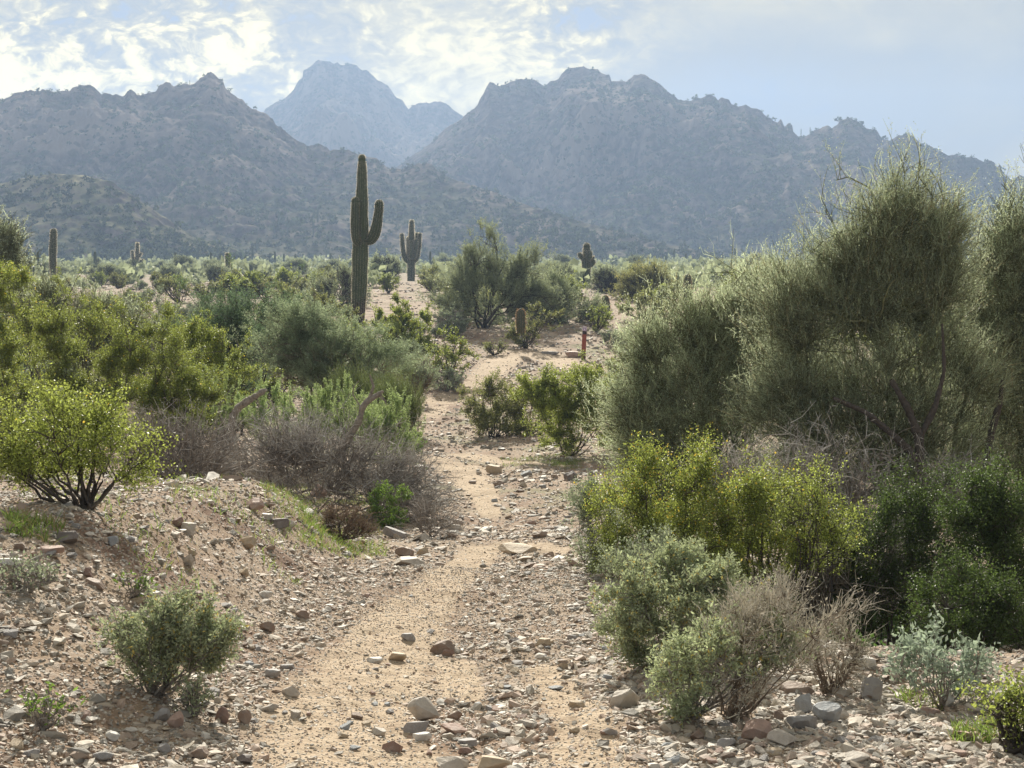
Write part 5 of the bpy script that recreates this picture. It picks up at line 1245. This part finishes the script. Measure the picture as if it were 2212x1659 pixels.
# ------------------------------------------------------------------ dead snags
def snag(loc, runs, label, seed, mat='wood_dead'):
    rng = np.random.RandomState(seed); root = empty('dead_snag', loc); tag(root, label, 'dead branch')
    for k, run in enumerate(runs):
        P, r = pxpath(loc, run); P = np.array(P); r = np.array(r)
        seg = np.r_[0, np.cumsum(np.linalg.norm(np.diff(P, axis=0), axis=1))]; K = 40; s = np.linspace(0, seg[-1], K)
        Q = np.stack([np.interp(s, seg, P[:, i]) for i in range(3)], -1); rr = np.interp(s, seg, r)
        for _ in range(2): Q[1:-1] = (Q[:-2]+2*Q[1:-1]+Q[2:])/4
        T = nrm(np.gradient(Q, axis=0)); a = nrm(np.cross(T, [0, 1, .1])); b = np.cross(a, T)
        n = 14; ang = np.arange(n)*2*PI/n
        m_ = 1+.22*fbm(np.cos(ang)[None]*1.6+s[:, None]*1.2, np.sin(ang)[None]*1.6+s[:, None]*6, 3, seed+k)+.10*rng.randn(K, 1)
        ring = Q[:, None]+(rr[:, None]*m_)[..., None]*(a[:, None]*np.cos(ang)[None, :, None]+b[:, None]*np.sin(ang)[None, :, None])
        i = np.arange(K-1)[:, None]*n; j = np.arange(n)[None]; j1 = (j+1) % n
        mb = MB(); mb.add(ring.reshape(-1, 3), quads=np.stack([i+j, i+j1, i+n+j1, i+n+j], -1).reshape(-1, 4))
        mb.add(np.vstack([ring[-1], ring[-1].mean(0)]), tris=[(q, (q+1) % n, n) for q in range(n)])
        mb.build('limb', M[mat], root, smooth=True)
snag(at(500, 15.6), [[(503, 950, 8.5), (500, 925, 8), (503, 897, 8), (515, 880, 8), (537, 866, 7.5, -.1), (560, 852, 6.5, -.15), (575, 842, 6, -.2), (582, 838, 3.5, -.2)]], 'thick curved dead branch rising from the brush, the left of two', 4)
snag(at(748, 15.0), [[(738, 968, 7), (752, 948, 7.5), (770, 920, 7.5), (780, 898, 7), (782, 882, 7), (792, 868, 7), (808, 858, 6), (820, 850, 4.5), (828, 845, 2.5)],
                     [(795, 866, 4), (802, 850, 3.6), (807, 835, 3.2), (803, 822, 2.6), (799, 810, 1.6)], [(783, 885, 2), (772, 868, 1.6), (762, 852, 1.3), (764, 836, 1.1), (775, 822, .8)],
                     [(815, 853, 2.4), (826, 862, 1.8), (834, 866, 1.2)], [(812, 856, 2), (826, 854, 1.6), (831, 866, 1.1), (836, 876, .8)]], 'gnarled forked dead branch rising from the brush, the right of two', 5)
# thick low limbs lying in the shade under the palo verde trees
snag(at(1960, 13.0), [[(1815, 1098, 5), (1845, 1078, 8), (1880, 1064, 9), (1930, 1060, 11), (1990, 1072, 13), (2060, 1080, 13), (2140, 1090, 12)], [(1930, 1056, 6), (1960, 1050, 5), (2000, 1062, 4), (2040, 1050, 2)]], 'thick dark limb lying low under the tallest palo verde', 6, 'stem_dark')
snag(at(1995, 14.2), [[(2010, 1100, 12), (1990, 1010, 11), (1985, 940, 10), (1960, 880, 8), (1925, 820, 5)], [(1990, 1000, 8), (1930, 940, 8), (1870, 890, 6), (1800, 860, 4)], [(1985, 950, 7), (2020, 880, 6), (2040, 800, 4), (2035, 700, 2.5)]], 'upright dark green forked limb inside the tallest palo verde', 7, 'stem_dark')
snag(at(2130, 14.6), [[(2135, 1130, 10), (2130, 1020, 9), (2140, 940, 8), (2160, 870, 6), (2165, 820, 4)]], 'upright dark limb between the two right palo verde trees', 8, 'stem_dark')

# ------------------------------------------------------------------ copies of bushes across the middle plain
def proto(sp, seed, H, W, dist, flowers=0.0, leafmat=None, dens=1.0, pal=False):
    rng = np.random.RandomState(seed)
    lobes = [(rng.uniform(-.2, .2)*W, rng.uniform(-.2, .2)*W, H*.58, W*.45, W*.42, H*.42), (rng.uniform(-.35, .35)*W, rng.uniform(-.3, .3)*W, H*.45, W*.32, W*.32, H*.36), (rng.uniform(-.3, .3)*W, rng.uniform(-.3, .3)*W, H*.72, W*.26, W*.26, H*.28)]
    wd, fo, fl = grow(seed, lobes, sp, 1389/dist, flowers=flowers, dens=dens)
    nm = PV if pal else ('stems', 'foliage')
    res = [(nm[0], wd.mesh(nm[0], M[SP[sp]['wood']])), (nm[1], fo.mesh(nm[1], M[leafmat or SP[sp]['leaf']]))]
    if fl.n: res.append(('flowers', fl.mesh('flowers', M['flower'])))
    return res
PR = {
 'creo': [proto('creosote', 300+i, 1.3, 1.7, 70, flowers=(.03 if i == 1 else 0), leafmat='creo_dry' if i != 1 else 'creo') for i in range(3)],
 'bur': [proto('bursage', 330+i, .7, 1.1, 60) for i in range(2)],
 'palo': [proto('palo_far', 350+i, 2.8, 3.6, 110, pal=True) for i in range(3)],
 'mesq': [proto('mesquite', 370+i, 2.0, 2.8, 60, leafmat='mesq' if i else 'mesq_dark') for i in range(2)],
}
NAMES = dict(creo=('creosote_bush', 'shrub'), bur=('grey_bush', 'shrub'), palo=('palo_verde', 'tree'), mesq=('mesquite', 'shrub'))
def copy_plant(kind, x, y, s, rng, label, group):
    pr = PR[kind][rng.randint(len(PR[kind]))]
    root = empty(NAMES[kind][0], (x, y, float(Hg(x, y))), rng.rand()*6.28); root.scale = (s, s, s*rng.uniform(.8, 1.15))
    tag(root, label, NAMES[kind][1], group)
    for nm, me in pr: link(bpy.data.objects.new(nm, me), root)
rngC = np.random.RandomState(8)
MARKS = [(115, 'the far-left armless saguaro'), (296, 'the branching left saguaro'), (492, 'the short armless saguaro'), (600, 'the yellowish far row'), (775, 'the tallest saguaro'), (888, 'the many-armed saguaro'), (1040, 'the round-crowned central palo verde'), (1125, 'the golden barrel cactus'), (1266, 'the stout saguaro'), (1309, 'the leaning barrel cactus'), (1390, 'the two-stemmed saguaro'), (1485, 'the columnar barrel cactus'), (1620, 'the pale leaning palo verde'), (1950, 'the tallest palo verde'), (2190, 'the right-edge palo verde')]
MARKS = [m_ for m_ in MARKS if 'row' not in m_[1]]
def scatter(kind, n, u0, u1, y0, y1, smin, smax, label, group, avoid=()):
    k = 0; tries = 0
    while k < n and tries < 4000:
        tries += 1
        y = math.exp(rngC.uniform(math.log(y0), math.log(y1))); u = rngC.uniform(u0, u1); x = (u-CX)/F*y
        _, v = 0, 575+F*(EYE-float(Hg(x, y)))/y
        if any(a <= u <= b and c <= v <= d for a, b, c, d in avoid): continue
        sz = rngC.uniform(smin, smax); tt = (sz-smin)/(smax-smin); ft = math.log(y/y0)/math.log(y1/y0)
        mk = min(MARKS, key=lambda q: abs(q[0]-u)); gap = abs(u-mk[0])
        where = ('just ' if gap < 25 else 'well ' if gap > 70 else '')+('left of ' if u < mk[0] else 'right of ')+mk[1]
        lab = {'creo': 'olive creosote bush', 'bur': 'low grey shrub', 'palo': 'hazy palo verde', 'mesq': 'grey-green mesquite'}[kind]
        lab = ('small ' if tt < .33 else 'larger ' if tt > .66 else '')+lab+(' at the near side, ' if ft < .33 else ' far back, ' if ft > .66 else ', ')+where
        copy_plant(kind, x, y, sz, rngC, lab.replace(' ,', ','), group); k += 1
AV = [(735, 835, 560, 760), (845, 930, 560, 720), (1235, 1350, 590, 750), (1430, 1535, 580, 745), (340, 640, 640, 668), (380, 620, 575, 590), (1000, 1330, 700, 900), (740, 960, 640, 690), (1330, 1420, 680, 720)]
scatter('creo', 30, -60, 740, 55, 150, .6, 1.1, 'olive creosote bush scattered over the left middle plain', 'creosote bushes of the left plain', AV)
scatter('creo', 18, 500, 720, 85, 110, .8, 1.2, 'olive creosote bush in the row beyond the stony rise', 'creosote bushes in the far row')
scatter('creo', 50, 820, 1620, 62, 150, .8, 1.4, 'olive creosote bush scattered over the right middle plain', 'creosote bushes of the right plain', AV)
scatter('creo', 30, -50, 600, 24, 48, .6, 1.0, 'green creosote bush behind the left thicket', 'creosote bushes behind the left thicket', AV)
scatter('creo', 20, 1560, 2300, 30, 75, 1.0, 1.6, 'olive creosote bush glimpsed behind the right palo verde trees', 'creosote bushes behind the right trees')
scatter('bur', 80, 300, 1500, 48, 110, .6, 1.1, 'low grey shrub scattered on the stony ground of the plain', 'grey shrubs of the plain', AV)
scatter('palo', 30, -60, 900, 130, 270, .5, .85, 'hazy palo verde on the left plain', 'palo verde trees of the left plain', AV)
scatter('palo', 40, 880, 2250, 100, 270, .5, .9, 'hazy palo verde on the right plain', 'palo verde trees of the right plain', AV)
scatter('mesq', 12, -80, 560, 28, 55, .5, .9, 'grey-green mesquite among the bushes behind the left thicket', 'mesquites behind the left thicket', AV)

# ------------------------------------------------------------------ grass and ground cover (nobody could count it)
def blades(name, patches, mat, label, cat, hmin, hmax, wd, lean=.35, seed=1):
    rng = np.random.RandomState(seed); mb = MB()
    for (u0, u1, v0, v1, n) in patches:
        c = [hit(u, v) for u, v in ((u0, v0), (u1, v0), (u0, v1), (u1, v1))]
        ya, yb = min(q[1] for q in c), max(q[1] for q in c)
        y = rng.uniform(ya, yb, n); u = rng.uniform(u0, u1, n)
        x = (u-CX)/F*y
        cl = fbm(x*2.2, y*2.2, 3, 17) > .08-.25*rng.rand(n)**3; x, y = x[cl], y[cl]; m_ = len(x)
        P0 = np.stack([x, y, Hg(x, y)-.005], -1); h = rng.uniform(hmin, hmax, (m_, 1))
        d = nrm(np.c_[rng.randn(m_, 2)*lean, np.ones(m_)])
        P1 = P0+d*h*.55; d2 = nrm(d+np.c_[rng.randn(m_, 2)*lean, -.2*np.ones(m_)]); P2 = P1+d2*h*.5
        ribbons(mb, np.stack([P0, P1, P2], 1), np.full(m_, wd)*(.6+.8*rng.rand(m_)), rng)
    o = mb.build(name, mat); tag(o, label, cat, kind='stuff')
blades('grass', [(360, 640, 1040, 1075, 5000), (560, 760, 1050, 1080, 5500), (640, 830, 1070, 1125, 6000), (200, 420, 1125, 1160, 350), (0, 140, 1120, 1150, 900), (560, 680, 1095, 1110, 900), (840, 920, 1000, 1030, 900), (1080, 1260, 990, 1012, 1600), (1190, 1250, 985, 1010, 900), (640, 700, 1145, 1165, 500), (2080, 2190, 1580, 1610, 350), (1960, 2060, 1500, 1535, 200), (1690, 1760, 1500, 1520, 300)], M['grass'], 'short winter grass sprouting on the left bank and along the trail', 'grass', .03, .085, .005, lean=.5)
def cover():
    rng = np.random.RandomState(12); mb = MB(); n = 70000
    y = rng.uniform(7.0, 15, n); u = rng.uniform(1700, 2350, n); x = (u-CX)/F*y
    k = fbm(x*1.2, y*1.2, 3, 61)+.15 > 0; x, y = x[k], y[k]
    P = np.stack([x, y, Hg(x, y)+rng.rand(len(x))**2*.10], -1)
    leaves(mb, P, .026, rng, .8, up=.6)
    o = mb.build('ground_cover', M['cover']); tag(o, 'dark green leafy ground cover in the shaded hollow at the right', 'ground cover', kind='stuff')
cover()

# ------------------------------------------------------------------ haze: one closed box of even air round everything
def haze():
    mb = MB(); box(mb, -1560, 1560, -1560, 1720, -12, 215)
    m, t, out = mat_new('haze')
    v = t.new('ShaderNodeVolumePrincipled')
    v.inputs['Color'].default_value = (.45, .625, .95, 1); v.inputs['Density'].default_value = .00064; v.inputs['Anisotropy'].default_value = .25
    t.l.new(v.outputs[0], out.inputs['Volume'])
    o = mb.build('haze', m); tag(o, 'pale blue haze in the air', 'haze', kind='stuff')
haze()
